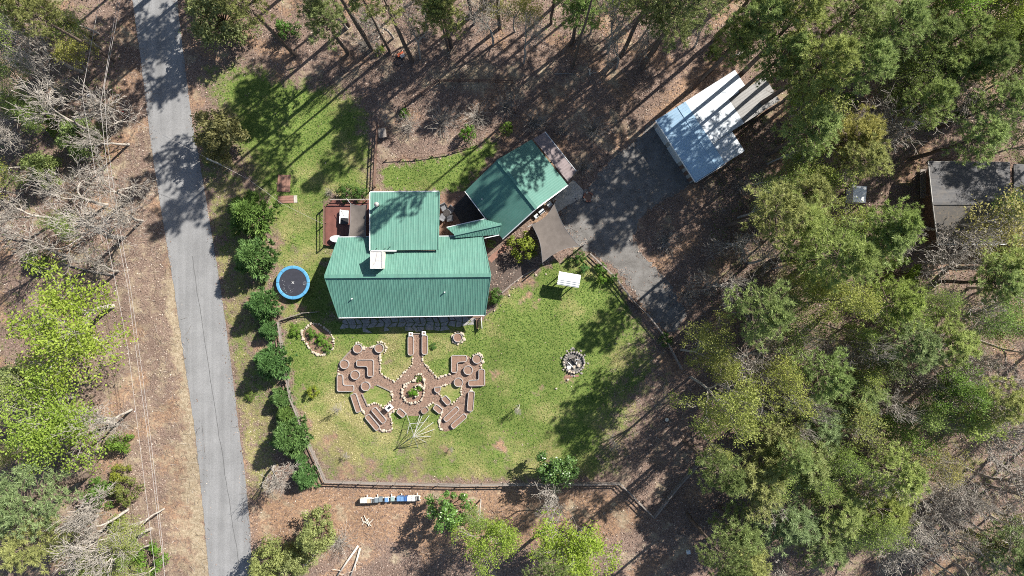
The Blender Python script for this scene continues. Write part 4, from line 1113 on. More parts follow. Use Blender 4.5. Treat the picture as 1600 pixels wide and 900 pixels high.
for k in range(13):
    a = rs.uniform(0, 3.14); c = np.array([rs.uniform(-.55, .45), rs.uniform(-.3, .7), .14 + k * .025]); L = rs.uniform(.5, 1.0); d = np.array([math.cos(a), math.sin(a), rs.uniform(-.1, .1)]) * L / 2
    MB().tube([c - d, c + d], rs.uniform(.05, .09), 7).build("log", [M['char'], M['wood_grey'], M['char'], M['steel']][k % 4], fp)
for x, y, s, ms in ((-.62, -.62, .27, RK_WHITE), (.05, -.60, .22, STONES), (.58, -.42, .24, STONES), (.28, -.12, .17, RK_WHITE)):
    place_stone(fp, (fp.location.x + x, fp.location.y + y, .05), s, s * .9, s * 1.4, ms)
bd = thing("plank", "short weathered board lying on the grass south of the fire pit", "board", W(893, 588), .1)
MB().box((0, 0, .03), (1.8, .22, .05)).build("body", M['terra'], bd)
for x, y, s, lb in ((887, 593, .16, "small pale rock beside the board below the fire pit"), (869, 607, .13, "small pale garden light stake on the lawn south-west of the fire pit"), (880, 577, .12, "pale rock at the fire pit's south-west foot")):
    o = link("rock", STONES[0], None, tuple(W(x, y))); o.scale = (s, s * .9, s * 1.3); tag(o, lb, "rock")

# white roofed shelter
sl = thing("shelter", "small open shelter with white ribbed roof and slim posts on the lawn", "shelter")
c = [W(873.8, 424, 2.2), W(907.4, 429.8, 2.2), W(904.4, 449.8, 2.2), W(870.2, 444.4, 2.2)]
m0, m1 = (c[0] + c[3]) / 2 + [0, 0, .30], (c[1] + c[2]) / 2 + [0, 0, .30]
ld = (m1 - m0)[:2]; ld = ld / np.linalg.norm(ld); pdr = np.array([-ld[1], ld[0]])
roof_slope("roof_slope", [c[0], c[1], m1, m0], ld, M['white'], sl, .3, .04, .012, .04)
roof_slope("roof_slope", [m0, m1, c[2], c[3]], ld, M['white'], sl, .26, .06, .05, .04)
bar_part("ridge_cap", m0 + [0, 0, .02], m1 + [0, 0, .02], .16, .03, M['white'], sl)
for t, s in ((.1, .25), (.1, .75), (.9, .25), (.9, .75)):
    p = c[0] * (1 - t) * (1 - s) + c[1] * t * (1 - s) + c[2] * t * s + c[3] * (1 - t) * s
    MB().box((p[0], p[1], 1.1), (.11, .11, 2.2)).build("post", M['wood_grey'], sl)
for s in (.25, .75):
    p = c[0] * .95 * (1 - s) + c[1] * .05 * (1 - s) + c[2] * .05 * s + c[3] * .95 * s; q = c[0] * .05 * (1 - s) + c[1] * .95 * (1 - s) + c[2] * .95 * s + c[3] * .05 * s
    MB().bar(p + [0, 0, -.06], q + [0, 0, -.06], .08, .12).build("beam", M['wood_grey'], sl)
# panels lying on the north-west lawn
pn = thing("wood_panel", "larger brown weathered panel lying on the grass west of the house, north of the other", "panel", W(444, 286.5), math.radians(-3))
for k in range(6): MB().box((-.68 + k * .27, 0, .06), (.25, 2.1, .05)).build("board", M['terra'], pn)
for s in (-1, 1): MB().box((0, s * .8, .02), (1.6, .12, .035)).build("batten", M['wood_brown'], pn)
pn = thing("wood_panel", "shorter brown panel with a pale end, lying south of the larger one", "panel", W(449.5, 311.5), math.radians(2))
for k in range(3): MB().box((-.2, -.32 + k * .32, .06), (1.9, .29, .05)).build("board", M['terra'], pn)
MB().box((1.0, 0, .065), (.42, .9, .05)).build("board", M['concrete'], pn)["label"] = "pale grey end board"

# beehives
hs = thing("hive_stand", "long low timber stand carrying the row of beehives", "stand", W(611, 779), math.radians(2.2))
for s in (-1, 1): MB().box((0, s * .22, .22), (7.5, .10, .10)).build("rail", M['offwhite'], hs)
for k in range(7): MB().box((-3.4 + k * 1.13, 0, .085), (.3, .5, .17)).build("block", M['concrete'], hs)
for x in (-2.9, -1.6, .15, 1.4, 3.35): MB().box((x, .42, .25), (.12, .5, .05)).build("landing_board", M['offwhite'], hs)
HV = [(146, 278, 'offwhite', 'offwhite', .62, "cream beehive at the west end of the row"), (226, 276, 'white', 'white', .62, "white beehive second from the row's west end"), (301, 275, 'white', 'hive_tan', .66, "white beehive with tan lid near the west end"),
      (378, 286, 'white', 'black', .52, "low white beehive with black slotted lid"), (470, 268, 'white', 'hive_grey', .58, "white-rimmed grey beehive beside the black-lidded one"), (560, 255, 'hive_grey', 'hive_grey', .56, "slate grey beehive just west of the row's gap"),
      (698, 262, 'white', 'hive_blue', .50, "single dusty blue beehive standing in the row's middle gap"), (830, 245, 'white', 'hive_sage', .46, "sage green topped beehive in the middle of the row"), (972, 235, 'hive_blue', 'hive_blue', .62, "mid-blue beehive, western one of the blue pair"),
      (1045, 235, 'hive_deep', 'hive_blue', .62, "blue beehive with deep blue sides, eastern one of the blue pair"), (1140, 235, 'hive_deep', 'hive_deep', .6, "deep blue beehive next to the white stack"), (1212, 228, 'white', 'white', .72, "tall white beehive next to the deep blue one"),
      (1306, 230, 'white', 'white', .68, "white beehive second from the row's east end"), (1392, 232, 'white', 'black', .50, "black-topped white beehive at the east end of the row")]
for x, y, bm_, lm, hgt, lb in HV:
    t = thing("beehive", lb, "beehive", W(555 + (x + 40) / 14.54, 760 + y / 14.54) + [0, 0, .272], math.radians(2.2), "beehives in a row on a low stand")
    MB().box((0, 0, hgt * .3), (.42, .52, hgt * .6)).build("brood_box", M[bm_], t)
    MB().box((0, 0, hgt * .79), (.40, .50, hgt * .36)).build("super_box", M[bm_], t)
    MB().box((0, 0, hgt * 1.0), (.45, .55, .06)).build("lid", M[lm], t)
    if lm == 'black':
        for k in (-1, 1): MB().box((k * .10, 0, hgt + .035), (.02, .46, .012)).build("slot", M['white'], t)
    else:
        MB().box((0, 0, hgt + .04), (.36, .46, .02)).build("lid_panel", M[lm], t)
    MB().box((0, .27, .06), (.30, .03, .03)).build("entrance", M['black'], t)

# odds and ends
def loose_sticks(x, y, lb, m, n_, L, seed, name="stick_pile"):
    r = random.Random(seed); t = thing(name, lb, "sticks", W(x, y))
    for k in range(n_):
        a = r.uniform(0, 3.14); l = L * r.uniform(.5, 1); d = np.array([math.cos(a), math.sin(a), 0]) * l / 2; c = np.array([r.uniform(-.5, .5), r.uniform(-.3, .3), .05 + k * .03])
        MB().bar(c - d, c + d, .07, .05).build("stick", m, t)
loose_sticks(573, 815, "pale split sticks dropped on the orange dirt below the beehives", M['offwhite'], 6, 1.6, 3)
hp = thing("hoop", "large black hoop lying on bare ground under the pines", "hoop", W(622, 96))
MB().tube([(math.cos(a) * .52, math.sin(a) * .52, .04) for a in np.r_[ang, 0]], .04, 6, False).build("ring", M['black'], hp)
ty = thing("ride_on_toy", "orange and grey ride-on toy tipped over beside the black hoop", "toy", W(627, 87), .5)
MB().box((0, .1, .22), (.85, .42, .24)).build("body", M['orange'], ty)
MB().box((.12, -.2, .30), (.55, .40, .2)).build("seat", M['galv'], ty)
for sx in (-1, 1):
    for sy in (-1, 1): MB().tube([(sx * .32, sy * .22 + .05, .13), (sx * .32, sy * .30 + .05, .13)], .13, 10).build("wheel", M['black'], ty)
MB().tube([(-.3, .1, .3), (-.45, .1, .62)], .03, 6).build("handle", M['galv'], ty)
wb = thing("white_box", "small white square box on the leaf litter in the south-east woods", "box", W(1074.5, 861), .1)
MB().box((0, 0, .2), (.42, .42, .4)).build("body", M['white'], wb); MB().box((0, 0, .42), (.46, .46, .05)).build("lid", M['trim'], wb)
yt = thing("bucket", "small yellow bucket on shaded ground at the lawn's eastern edge", "bucket", W(1041, 655))
MB().tube([(0, 0, 0), (0, 0, .35)], [.17, .22], 12).build("body", M['yellow'], yt); MB().tube([(0, 0, .35), (0, 0, .37)], .24, 12).build("rim", M['offwhite'], yt)
nb_ = thing("nest_box", "grey board coop lid on posts by the pen fence's west corner", "coop", W(599, 210), .15)
MB().box((0, 0, .45), (.85, 1.0, .7)).build("body", M['wood_grey'], nb_)
for k in range(4): MB().box((-.36 + k * .24, 0, .84), (.22, 1.15, .05)).build("board", M['wood_grey'], nb_)
# ------------------------------------------------------------------ fences
def fence(px, label, h=1.15, bay=2.4, rails=((1.12, 'cap'), (.72, 'side'), (.35, 'side')), m='wood_grey', lean=0):
    t = thing("rail_fence", label, "fence"); rr = random.Random(len(px) * 7 + int(px[0][0]))
    P = [W(x, y) for x, y in px]
    for a, b in zip(P[:-1], P[1:]):
        L = np.linalg.norm(b - a); k = max(1, round(L / bay))
        for i in range(k + 1):
            if i == k and not (b is P[-1]): continue
            p = a + (b - a) * i / k
            MB().box((p[0], p[1], (h + .08) / 2), (.11, .11, h + .08), rr.uniform(0, .4)).build("post", M[m], t)
        for i in range(k):
            p, q = a + (b - a) * (i / k), a + (b - a) * ((i + 1) / k); d = (q - p) / np.linalg.norm(q - p)
            for z, ty_ in rails:
                e = np.array([rr.uniform(-.03, .03), rr.uniform(-.03, .03), rr.uniform(-.02, .02)])
                MB().bar(p + d * .06 + [0, 0, z] + e, q - d * .06 + [0, 0, z] + e, .15 if ty_ == 'cap' else .05, .045 if ty_ == 'cap' else .13).build("rail", M[m], t)
    return t
fence([(438, 503), (447, 566), (457, 622), (482, 684), (511, 750), (620, 753), (720, 755), (820, 754), (968, 753), (1020, 805), (1062, 752), (1104, 706)], "long weathered rail fence enclosing the front yard on west and south, ending in a V")
fence([(921, 397), (958, 432), (986, 468)], "pale topped rail fence between lawn and driveway", m='wood_grey')
fence([(1008, 489), (1034, 522), (1062, 575)], "lower run of rail fence past the gate beside the driveway")
fence([(687, 129), (748, 129), (801, 130), (806, 178)], "dark rail fence round the north side of the brushy pen", h=1.3, rails=((1.25, 'side'), (.8, 'side'), (.4, 'side')), m='wood_brown')
fence([(687, 129), (660, 148), (634, 166)], "short diagonal fence running down from the pen's north-west corner", h=1.2, rails=((1.15, 'side'), (.6, 'side')), m='wood_brown')
fence([(592, 198), (589, 250), (587, 292)], "brown rail fence running north from the house's rear wing", h=1.4, rails=((1.35, 'cap'), (.9, 'side'), (.45, 'side')), m='wood_brown')
fence([(440, 500), (474, 489), (498, 487)], "low twiggy fence of pale sticks linking the yard fence to the house", h=.9, bay=1.2, rails=((.85, 'side'), (.5, 'side'), (.25, 'side')))
fence([(604, 250), (650, 248), (702, 240), (745, 227)], "low brown edging fence along the south of the brushy pen", h=.5, rails=((.45, 'side'),), m='wood_brown')
gt = thing("gate", "dark mesh garden gate in the fence beside the driveway", "gate", W(997, 478, .6) * [1, 1, 0], math.atan2(-(489 - 468), 1008 - 986))
MB().box((0, 0, .62), (2.1, .05, 1.0)).build("panel", M['black'], gt)
for s in (-1, 1): MB().box((s * 1.08, 0, .62), (.07, .07, 1.24)).build("stile", M['wood_grey'], gt)
MB().box((0, 0, 1.16), (2.1, .09, .07)).build("top_rail", M['wood_grey'], gt)

# ------------------------------------------------------------------ utility poles and lines
up = thing("utility_pole", "tall wooden utility pole with grey transformer on the wooded roadside", "utility pole", W(200.5, 181.5))
MB().tube([(0, 0, 0), (0, 0, 9.6)], [.16, .11], 10).build("pole", M['bark_pine'], up)
MB().box((0, 0, 9.0), (1.9, .11, .13), .55).build("crossarm", M['wood_grey'], up)
ts = MB().tube([(.34, .26, 7.6), (.34, .26, 8.6)], .27, 12).build("transformer", M['galv'], up)
for x in (-.85, -.3, .85): MB().tube([(x * math.cos(.55), x * math.sin(.55), 9.05), (x * math.cos(.55), x * math.sin(.55), 9.3)], .05, 8).build("insulator", M['galv'], up)
MB().box((.1, .13, 1.6), (.3, .16, .4)).build("red_box", M['red'], up)
up2 = thing("service_pole", "slim grey service pole beside the brown cedar at the road", "utility pole", W(359, 263))
MB().tube([(0, 0, 0), (0, 0, 6.2)], [.13, .10], 9).build("pole", M['pole'], up2)
MB().tube([(0, 0, 6.2), (0, 0, 6.28)], .11, 9).build("cap", M['galv'], up2)
def wire(px, hs_, label, r=.020):
    pts = []
    for (a, ha), (b, hb) in zip(zip(px[:-1], hs_[:-1]), zip(px[1:], hs_[1:])):
        A_, B_ = W(a[0], a[1], ha), W(b[0], b[1], hb)
        for k in range(8): pts.append(A_ + (B_ - A_) * k / 8)
    pts.append(W(*px[-1], hs_[-1]))
    t = thing("power_line", label, "power line", (0, 0, 0), 0, "power lines along the road")
    MB().tube(pts, r, 5).build("cable", M['wire'], t)
wire([(163, -40), (128, 148), (142, 225), (160, 340), (182, 450), (200, 545), (218, 690), (244, 905), (250, 960)], [9.0, 9.3, 8.9, 8.3, 8.0, 7.8, 7.8, 8.2, 8.4], "westernmost of three pale power lines strung along the road")
wire([(190, -40), (157, 165), (166, 250), (178, 340), (200, 450), (214, 560), (232, 690), (258, 905), (264, 960)], [9.0, 9.2, 8.9, 8.3, 8.0, 7.8, 7.8, 8.2, 8.4], "middle one of the three pale power lines along the road")
wire([(198, -60), (186, 12), (163, 135), (168, 225), (186, 350), (204, 450), (219, 560), (236, 690), (254, 850), (261, 960)], [9.0, 9.2, 9.1, 8.8, 8.2, 8.0, 7.8, 7.8, 8.1, 8.4], "easternmost of three pale power lines, nearest the pavement")
wire([(150, 156), (215, 190), (275, 222), (328, 249), (388, 280), (440, 318), (505, 350)], [8.6, 7.4, 6.6, 6.2, 5.2, 4.2, 3.6], "thin service cable crossing the road from the transformer pole to the house", r=.013)

# ------------------------------------------------------------------ trees
def norm(a): return a / np.maximum(np.linalg.norm(a, axis=-1, keepdims=True), 1e-9)

def tubes(segs, sides):
    """segs: array n x 8 (p0, p1, r0, r1) -> verts, quads"""
    s = np.asarray(segs, float); n_ = len(s)
    d = norm(s[:, 3:6] - s[:, 0:3])
    up_ = np.where(np.abs(d[:, 2:3]) < .9, np.array([[0, 0, 1.0]]), np.array([[1.0, 0, 0]]))
    a = norm(np.cross(d, up_)); b = np.cross(d, a)
    th = np.arange(sides) * 2 * math.pi / sides
    off = np.cos(th)[None, :, None] * a[:, None] + np.sin(th)[None, :, None] * b[:, None]
    V0 = s[:, None, 0:3] + off * s[:, None, 6:7]; V1 = s[:, None, 3:6] + off * s[:, None, 7:8]
    V_ = np.concatenate([V0, V1], 1).reshape(-1, 3)
    base = (np.arange(n_) * 2 * sides)[:, None]
    j = np.arange(sides); k = (j + 1) % sides
    F_ = np.stack([base + j, base + k, base + sides + k, base + sides + j], -1).reshape(-1, 4)
    return V_, F_

def seg_mesh(name, groups, m):
    """groups: list of (segs, sides)"""
    Vs, Fs, o = [], [], 0
    for sg, sd in groups:
        if not len(sg): continue
        V_, F_ = tubes(sg, sd); Vs.append(V_); Fs.append(F_ + o); o += len(V_)
    return new_mesh(name, np.concatenate(Vs), None, np.concatenate(Fs), [m], smooth=True)

def needle_mesh(name, Cn, Dn, K, ln, wd, m, g, up=.35, spread=.8, tint=None):
    n_ = len(Cn)
    D_ = norm(Dn[:, None] * .7 + g.normal(0, spread, (n_, K, 3)) * [1, 1, .7] + [0, 0, up])
    L = ln * g.uniform(.7, 1.15, (n_, K, 1))
    C_ = Cn[:, None] + g.normal(0, .06, (n_, K, 3))
    side = norm(np.cross(D_, g.normal(0, 1, (n_, K, 3)))) * wd * g.uniform(.7, 1.3, (n_, K, 1)) / 2
    T0 = C_ - side; T1 = C_ + side; T2 = C_ + D_ * L
    V_ = np.stack([T0, T1, T2], 2).reshape(-1, 3)
    F_ = np.arange(len(V_)).reshape(-1, 3)
    tv = (g.uniform(0, 1, (n_, 1)) if tint is None else tint[:, None]) * .65 + g.uniform(0, .35, (n_, K))
    return new_mesh(name, V_, F_, None, [m], attr=tv.ravel())

def leaf_mesh(name, C_, Nn, ln, wd, m, g, tint):
    """rhombus leaves folded on no axis: centre, facing"""
    n_ = len(C_)
    a = norm(np.cross(Nn, g.normal(0, 1, (n_, 3)))); b = np.cross(Nn, a)
    L = (ln * g.uniform(.65, 1.25, (n_, 1))) / 2; w_ = L * wd
    V_ = np.stack([C_ - a * L, C_ + b * w_, C_ + a * L, C_ - b * w_], 1).reshape(-1, 3)
    return new_mesh(name, V_, None, np.arange(len(V_)).reshape(-1, 4), [m], attr=tint)

PROTO = {}
def put(kind, variants): PROTO[kind] = variants          # list of (trunk mesh, crown mesh, ref height, ref radius)

def make_pine(seed, h=20., R=3.6, base=.52, nl=62, K=15):
    g = np.random.default_rng(seed)
    nt_ = 9; zs = np.linspace(0, h * .985, nt_ + 1); off = np.cumsum(g.normal(0, .07, (nt_ + 1, 2)), 0); off -= off[0]
    tr_ = np.c_[off, zs]; rad = .29 * (1 - zs / h) ** .7 + .02
    trunk = [np.r_[tr_[i], tr_[i + 1], rad[i], rad[i + 1]] for i in range(nt_)]
    limbs, tc, td, tt = [], [], [], []
    for i in range(nl):
        f = base + (1 - base) * ((i + g.uniform(0, 1)) / nl) ** .9
        z = f * h * .985; t = (f - base) / (1 - base)
        prof = (math.sin(math.pi * min(1, .18 + t * .82)) ** .7) * (1 - .45 * t) + .12
        L = R * prof * g.uniform(.65, 1.12)
        az = i * 2.39996 + g.normal(0, .35); el = g.uniform(.0, .35) + t * .55
        p = np.array([np.interp(z, zs, tr_[:, 0]), np.interp(z, zs, tr_[:, 1]), z])
        d = np.array([math.cos(az) * math.cos(el), math.sin(az) * math.cos(el), math.sin(el)])
        r0 = .02 + .05 * L / R
        q = p; lt = g.uniform(0, 1)
        for k in range(4):
            d = norm(d + g.normal(0, .12, 3) + [0, 0, .05]); q2 = q + d * L / 4
            limbs.append(np.r_[q, q2, r0 * (1 - k * .2), r0 * (1 - (k + 1) * .2)])
            if k >= 1:
                for s_ in range(3 if k < 3 else 4):
                    sd_ = norm(d * .6 + np.cross(d, [0, 0, 1]) * g.choice([-1, 1]) * g.uniform(.3, 1.1) + [0, 0, g.uniform(-.05, .5)])
                    l2 = g.uniform(.25, .75) * (.6 + .4 * L / R)
                    st_ = q + (q2 - q) * g.uniform(.1, 1); e = st_ + sd_ * l2
                    limbs.append(np.r_[st_, e, .014, .008])
                    tc.append(e); td.append(sd_); tt.append(np.clip(lt * .5 + g.uniform(0, .5), 0, 1))
            q = q2
        tc.append(q); td.append(d); tt.append(lt)
    for i in range(6):        # dead stubs below the crown
        z = h * g.uniform(.25, base); az = g.uniform(0, 6.28); L = g.uniform(.4, 1.3)
        p = np.array([np.interp(z, zs, tr_[:, 0]), np.interp(z, zs, tr_[:, 1]), z]); limbs.append(np.r_[p, p + [math.cos(az) * L, math.sin(az) * L, g.uniform(-.1, .3)], .03, .01])
    tmesh = seg_mesh("trunk", [(trunk, 8), (limbs, 4)], M['bark_pine'])
    cmesh = needle_mesh("crown", np.array(tc), np.array(td), K, .42, .075, M['needles'], g, tint=np.array(tt))
    return tmesh, cmesh, h, R

def branchy(seed, h, R, levels, kids, trunk_f=.28, r0=.22, twig=.010, gn=.16):
    g = np.random.default_rng(seed); segs, tips, lv_ = [], [], []
    def grow(p, d, L, r, lv):
        n_ = 3 if lv > 1 else 2
        for i in range(n_):
            d = norm(d + g.normal(0, gn, 3) + [0, 0, .05]); q = p + d * L / n_; r2 = max(r * (1 - .28 / n_), twig)
            segs.append(np.r_[p, q, r, r2]); lv_.append(lv); p, r = q, r2
            if lv > 0 and i < n_ - 1 and lv < levels and g.random() < .75:
                grow(p, dev(d, g.uniform(.6, 1.1)), L * g.uniform(.45, .65), max(r * .5, twig), lv - 1)
        if lv == 0: tips.append(np.r_[p, d]); return
        k = kids[min(lv, len(kids) - 1)] + (g.random() < .35)
        for c in range(k): grow(p, dev(d, g.uniform(.3, .85)), L * g.uniform(.62, .85), max(r * g.uniform(.55, .75), twig), lv - 1)
    def dev(d, ang_):
        a = norm(np.cross(d, g.normal(0, 1, 3))); return norm(d * math.cos(ang_) + a * math.sin(ang_))
    grow(np.zeros(3), norm(np.array([g.normal(0, .05), g.normal(0, .05), 1.0])), h * trunk_f, r0, levels)
    sg = np.array(segs); tp_ = np.array(tips); lv_ = np.array(lv_)
    rad = np.percentile(np.hypot(tp_[:, 0], tp_[:, 1]), 92); top = np.percentile(tp_[:, 2], 98)
    sc_ = np.array([R / rad, R / rad, h / top])
    sg[:, 0:3] *= sc_; sg[:, 3:6] *= sc_; tp_[:, :3] *= sc_
    return sg, tp_, lv_, g

def make_decid(seed, m_leaf, bark, h=14., R=5., levels=4, per=22, leaf=.23, spread=.34, dens=1.0):
    sg, tp_, lv_, g = branchy(seed, h, R, levels, [2, 3, 3, 3, 4])
    tm = seg_mesh("trunk", [(sg[lv_ >= 2], 6), (sg[lv_ < 2], 3)], bark)
    keep = g.random(len(tp_)) < dens; tp_ = tp_[keep]
    n_ = len(tp_); tone = g.uniform(0, 1, (n_, 1))
    C_ = (tp_[:, None, :3] + g.normal(0, spread, (n_, per, 3)) * [1, 1, .6]).reshape(-1, 3)
    Nn = norm(g.normal(0, .75, (n_ * per, 3)) + [.2, .15, .75])
    cm = leaf_mesh("crown", C_, Nn, leaf, .62, m_leaf, g, (tone * .6 + g.uniform(0, .4, (n_, per))).ravel())
    return tm, cm, h, R

def make_bare(seed, bark, h=13., R=4.6, levels=5, kids=(1, 2, 2, 2, 3, 3), twig=.021, r0=.24):
    sg, tp_, lv_, g = branchy(seed, h, R, levels, list(kids), r0=r0, twig=twig, gn=.2)
    tm = seg_mesh("trunk", [(sg[lv_ >= 3], 7)], bark)
    cm = seg_mesh("crown", [(sg[lv_ < 3], 3)], bark)
    return tm, cm, h, R

def make_conifer(seed, h=5., R=2.3, K=15, n_=430):
    g = np.random.default_rng(seed)
    t = g.uniform(0, 1, n_) ** 1.25; az = g.uniform(0, 6.283, n_)
    lob = 1 + .16 * np.sin(az * 5 + g.uniform(0, 6)) + .1 * np.sin(az * 9 + t * 9)
    prof = R * (1 - t) ** .75 * lob * np.sqrt(g.uniform(.25, 1, n_))
    C_ = np.stack([np.cos(az) * prof, np.sin(az) * prof, .15 * h + t * h * .83], 1)
    D_ = norm(np.stack([np.cos(az), np.sin(az), np.full(n_, .55)], 1))
    cm = needle_mesh("crown", C_, D_, K, .58, .15, M['conifer'], g, up=.25, spread=.42)
    seg = [np.r_[0, 0, 0, 0, 0, h * .9, .10, .02]]
    for i in range(40):
        a = i * 2.4; z = h * (.15 + .75 * i / 40); L = R * .8 * (1 - i / 42) ** .75
        seg.append(np.r_[0, 0, z, math.cos(a) * L, math.sin(a) * L, z + .25 * L, .03, .008])
    return seg_mesh("trunk", [(seg, 5)], M['bark_brown']), cm, h, R

def make_broad(seed, m_leaf, h=6., R=2.8, lobes=34, per=120, leaf=.26, zlo=.25, bark=None, lobe=.62, wd=.55):
    g = np.random.default_rng(seed)
    az = g.uniform(0, 6.283, lobes); t = g.uniform(0, 1, lobes); rr_ = R * np.sqrt(g.uniform(.05, 1, lobes)) * (1 - .6 * t ** 2) * .88
    Lc = np.stack([np.cos(az) * rr_, np.sin(az) * rr_, h * (zlo + (.95 - zlo) * t * (1 - .25 * rr_ / R))], 1)
    dirs = norm(g.normal(0, 1, (lobes, per, 3)) + [0, 0, .45])
    rad = lobe * R / 2.8 * g.uniform(.6, 1.25, (lobes, 1, 1))
    C_ = (Lc[:, None] + dirs * rad * g.uniform(.55, 1.05, (lobes, per, 1))).reshape(-1, 3)
    C_[:, 2] = np.maximum(C_[:, 2], .08)
    Nn = norm(dirs.reshape(-1, 3) + g.normal(0, .55, (lobes * per, 3)) + [0, 0, .25])
    tint = (g.uniform(0, 1, (lobes, 1)) * .5 + g.uniform(0, .5, (lobes, per))).ravel()
    cm = leaf_mesh("crown", C_, Nn, leaf, wd, m_leaf, g, tint)
    seg = [np.r_[0, 0, 0, 0, 0, h * .55, .05 * R / 2, .03 * R / 2]]
    for p in Lc: seg.append(np.r_[0, 0, h * .2, p, .02 + .012 * R, .012])
    return seg_mesh("trunk", [(seg, 5)], bark or M['bark_brown']), cm, h, R

def make_brush(seed, R=2., h=1.8, n_=70, bark=None):
    g = np.random.default_rng(seed); seg = []
    for i in range(n_):
        a = g.uniform(0, 6.283); el = g.uniform(.3, 1.3); p = np.array([g.normal(0, .12), g.normal(0, .12), 0]); d = np.array([math.cos(a) * math.cos(el), math.sin(a) * math.cos(el), math.sin(el)])
        L = R * g.uniform(.6, 1.1)
        for k in range(3):
            d = norm(d + g.normal(0, .22, 3) + [0, 0, -.06]); q = p + d * L / 3; q[2] = max(q[2], .03); seg.append(np.r_[p, q, .020 - k * .004, .016 - k * .004])
            for s_ in range(2):
                e = q + norm(d + g.normal(0, .6, 3)) * L * .22; e[2] = max(e[2], .03); seg.append(np.r_[q, e, .010, .008])
            p = q
    sg = np.array(seg); half = len(sg) // 12
    return seg_mesh("trunk", [(sg[:half], 4)], bark), seg_mesh("crown", [(sg[half:], 3)], bark), h, R

put('pine', [make_pine(1, base=.60), make_pine(2, base=.54), make_pine(3, base=.66, nl=50), make_pine(4, base=.50, nl=70), make_pine(5, base=.62, nl=54)])
put('spring', [make_decid(s, M['spring'], M['bark_pale']) for s in (11, 12, 13, 14)])
put('light', [make_decid(s, M['light'], M['bark_pale'], per=13, leaf=.22, dens=.9, spread=.34) for s in (21, 22, 23, 24)])
put('bare', [make_bare(s, M['bark_pale']) for s in (31, 32, 33, 34, 35)])
put('conifer', [make_conifer(s) for s in (41, 42, 43)])
put('magnolia', [make_broad(s, M['glossy']) for s in (51, 52)])
put('cedar', [make_broad(s, M['needles'], 6, 3, 60, 110, .24, .15, lobe=.6) for s in (61, 62)])
put('shrub', [make_broad(s, M['shrubleaf'], 2.2, 1.6, 20, 90, .17, .15, lobe=.75) for s in (71, 72, 73)])
put('brush', [make_brush(s, bark=M['bark_pale']) for s in (81, 82, 83)])
NAME = dict(pine=('pine_tree', 'tree'), spring=('broadleaf_tree', 'tree'), light=('broadleaf_tree', 'tree'), bare=('bare_tree', 'tree'), conifer=('conifer', 'conifer'), magnolia=('evergreen_tree', 'tree'), cedar=('cedar_tree', 'tree'), shrub=('shrub', 'shrub'), brush=('dead_shrub', 'shrub'))
HCF = dict(pine=.80, spring=.68, light=.68, bare=.68, conifer=.45, magnolia=.6, cedar=.6, shrub=.5, brush=.4)
rt = random.Random(21)
CROWNS = []
def tree(kind, x, y, r, h, label, tint=None, at='crown', group=None):
    """at='crown': x,y,r are where the crown shows in the photo; at='base': where its foot stands"""
    tm, cm, h0, R0 = rt.choice(PROTO[kind])
    hc = HCF[kind] * h
    b = W(x, y, hc) * [1, 1, 0] if at == 'crown' else W(x, y)
    Rw = r * S * (H - hc) / H * {'pine': 1.18, 'spring': 1.12, 'light': 1.12, 'bare': 1.1}.get(kind, 1.0)
    nm, cat = NAME[kind]
    t = thing(nm, label, cat, b, rt.uniform(0, 6.283), group)
    if kind == 'pine' and at == 'crown': tint = tuple(v * 1.2 for v in (tint or (1, 1, 1)))
    for n_, me in (("trunk", tm), ("crown", cm)):
        o = bpy.data.objects.new(n_, me); COL.objects.link(o); o.parent = t
        o.scale = (Rw / R0, Rw / R0, h / h0)
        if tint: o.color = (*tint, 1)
    k = H / (H - hc)
    CROWNS.append((800 + b[0] / S * k, 450 - b[1] / S * k, label, r)); return t
OL = (1.12, 1.05, .95); DK = (.80, .90, .92); YE = (1.25, 1.05, .8); BL = (.82, .95, 1.05); BR = (1.05, 1.15, .8); TAN = (1.35, 1.05, 1.1)
GP = "pines of the surrounding woods"; GB = "bare trees of the woods"; GS = "trees in fresh spring leaf"; GC = "conifers planted along the road"; GU = "shrubs of the understorey"

# west of the road
tree('spring', 98, 482, 97, 14, "largest chartreuse maple west of the road", (.92, 1.0, .9), group=GS)
tree('spring', 112, 688, 85, 13, "yellow-green tree with pale limbs just south of the largest chartreuse maple", (.85, .98, .95), group=GS)
tree('light', 40, 640, 55, 13, "thin pale-leaved tree between the two chartreuse trees and the photo's west edge", group=GS)
tree('pine', 22, 792, 58, 16, "dull grey-green pine at the south-west corner of the photo", BL, group=GP)
tree('pine', 45, 850, 45, 14, "pine just south of the dull grey-green one in the south-west corner", OL, group=GP)
tree('bare', 155, 212, 58, 15, "bare tree whose white forking trunk leans over the litter below the utility pole", at='base', group=GB)
tree('bare', 192, 371, 62, 14, "bare tree with a wide white crown beside the middle of the power lines", at='base', group=GB)
tree('bare', 168, 320, 50, 13, "bare tree just north of the wide white-crowned one", at='base', group=GB)
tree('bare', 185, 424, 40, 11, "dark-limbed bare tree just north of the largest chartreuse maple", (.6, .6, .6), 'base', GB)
tree('bare', 52, 196, 45, 12, "bare tree with a stubby white trunk near the western edge", at='base', group=GB)
tree('bare', 236, 826, 55, 13, "bare tree with a thick pale trunk nearest the road in the south-west", at='base', group=GB)
tree('bare', 200, 796, 48, 11, "bare tree with tangled white limbs north-west of the thick pale trunk", at='base', group=GB)
tree('bare', 206, 640, 40, 13, "bare white-stemmed tree standing by the power lines among chartreuse leaves", at='base', group=GB)
tree('bare', 45, 70, 55, 14, "bare tree in the north-west corner with spreading white twigs", group=GB)
tree('pine', 179, 94, 34, 19, "pine with a long grey trunk leaning across the north-west corner", OL, 'base', GP)
tree('pine', 148, 61, 34, 18, "pine standing north-west of the long grey-trunked pine", OL, 'base', GP)
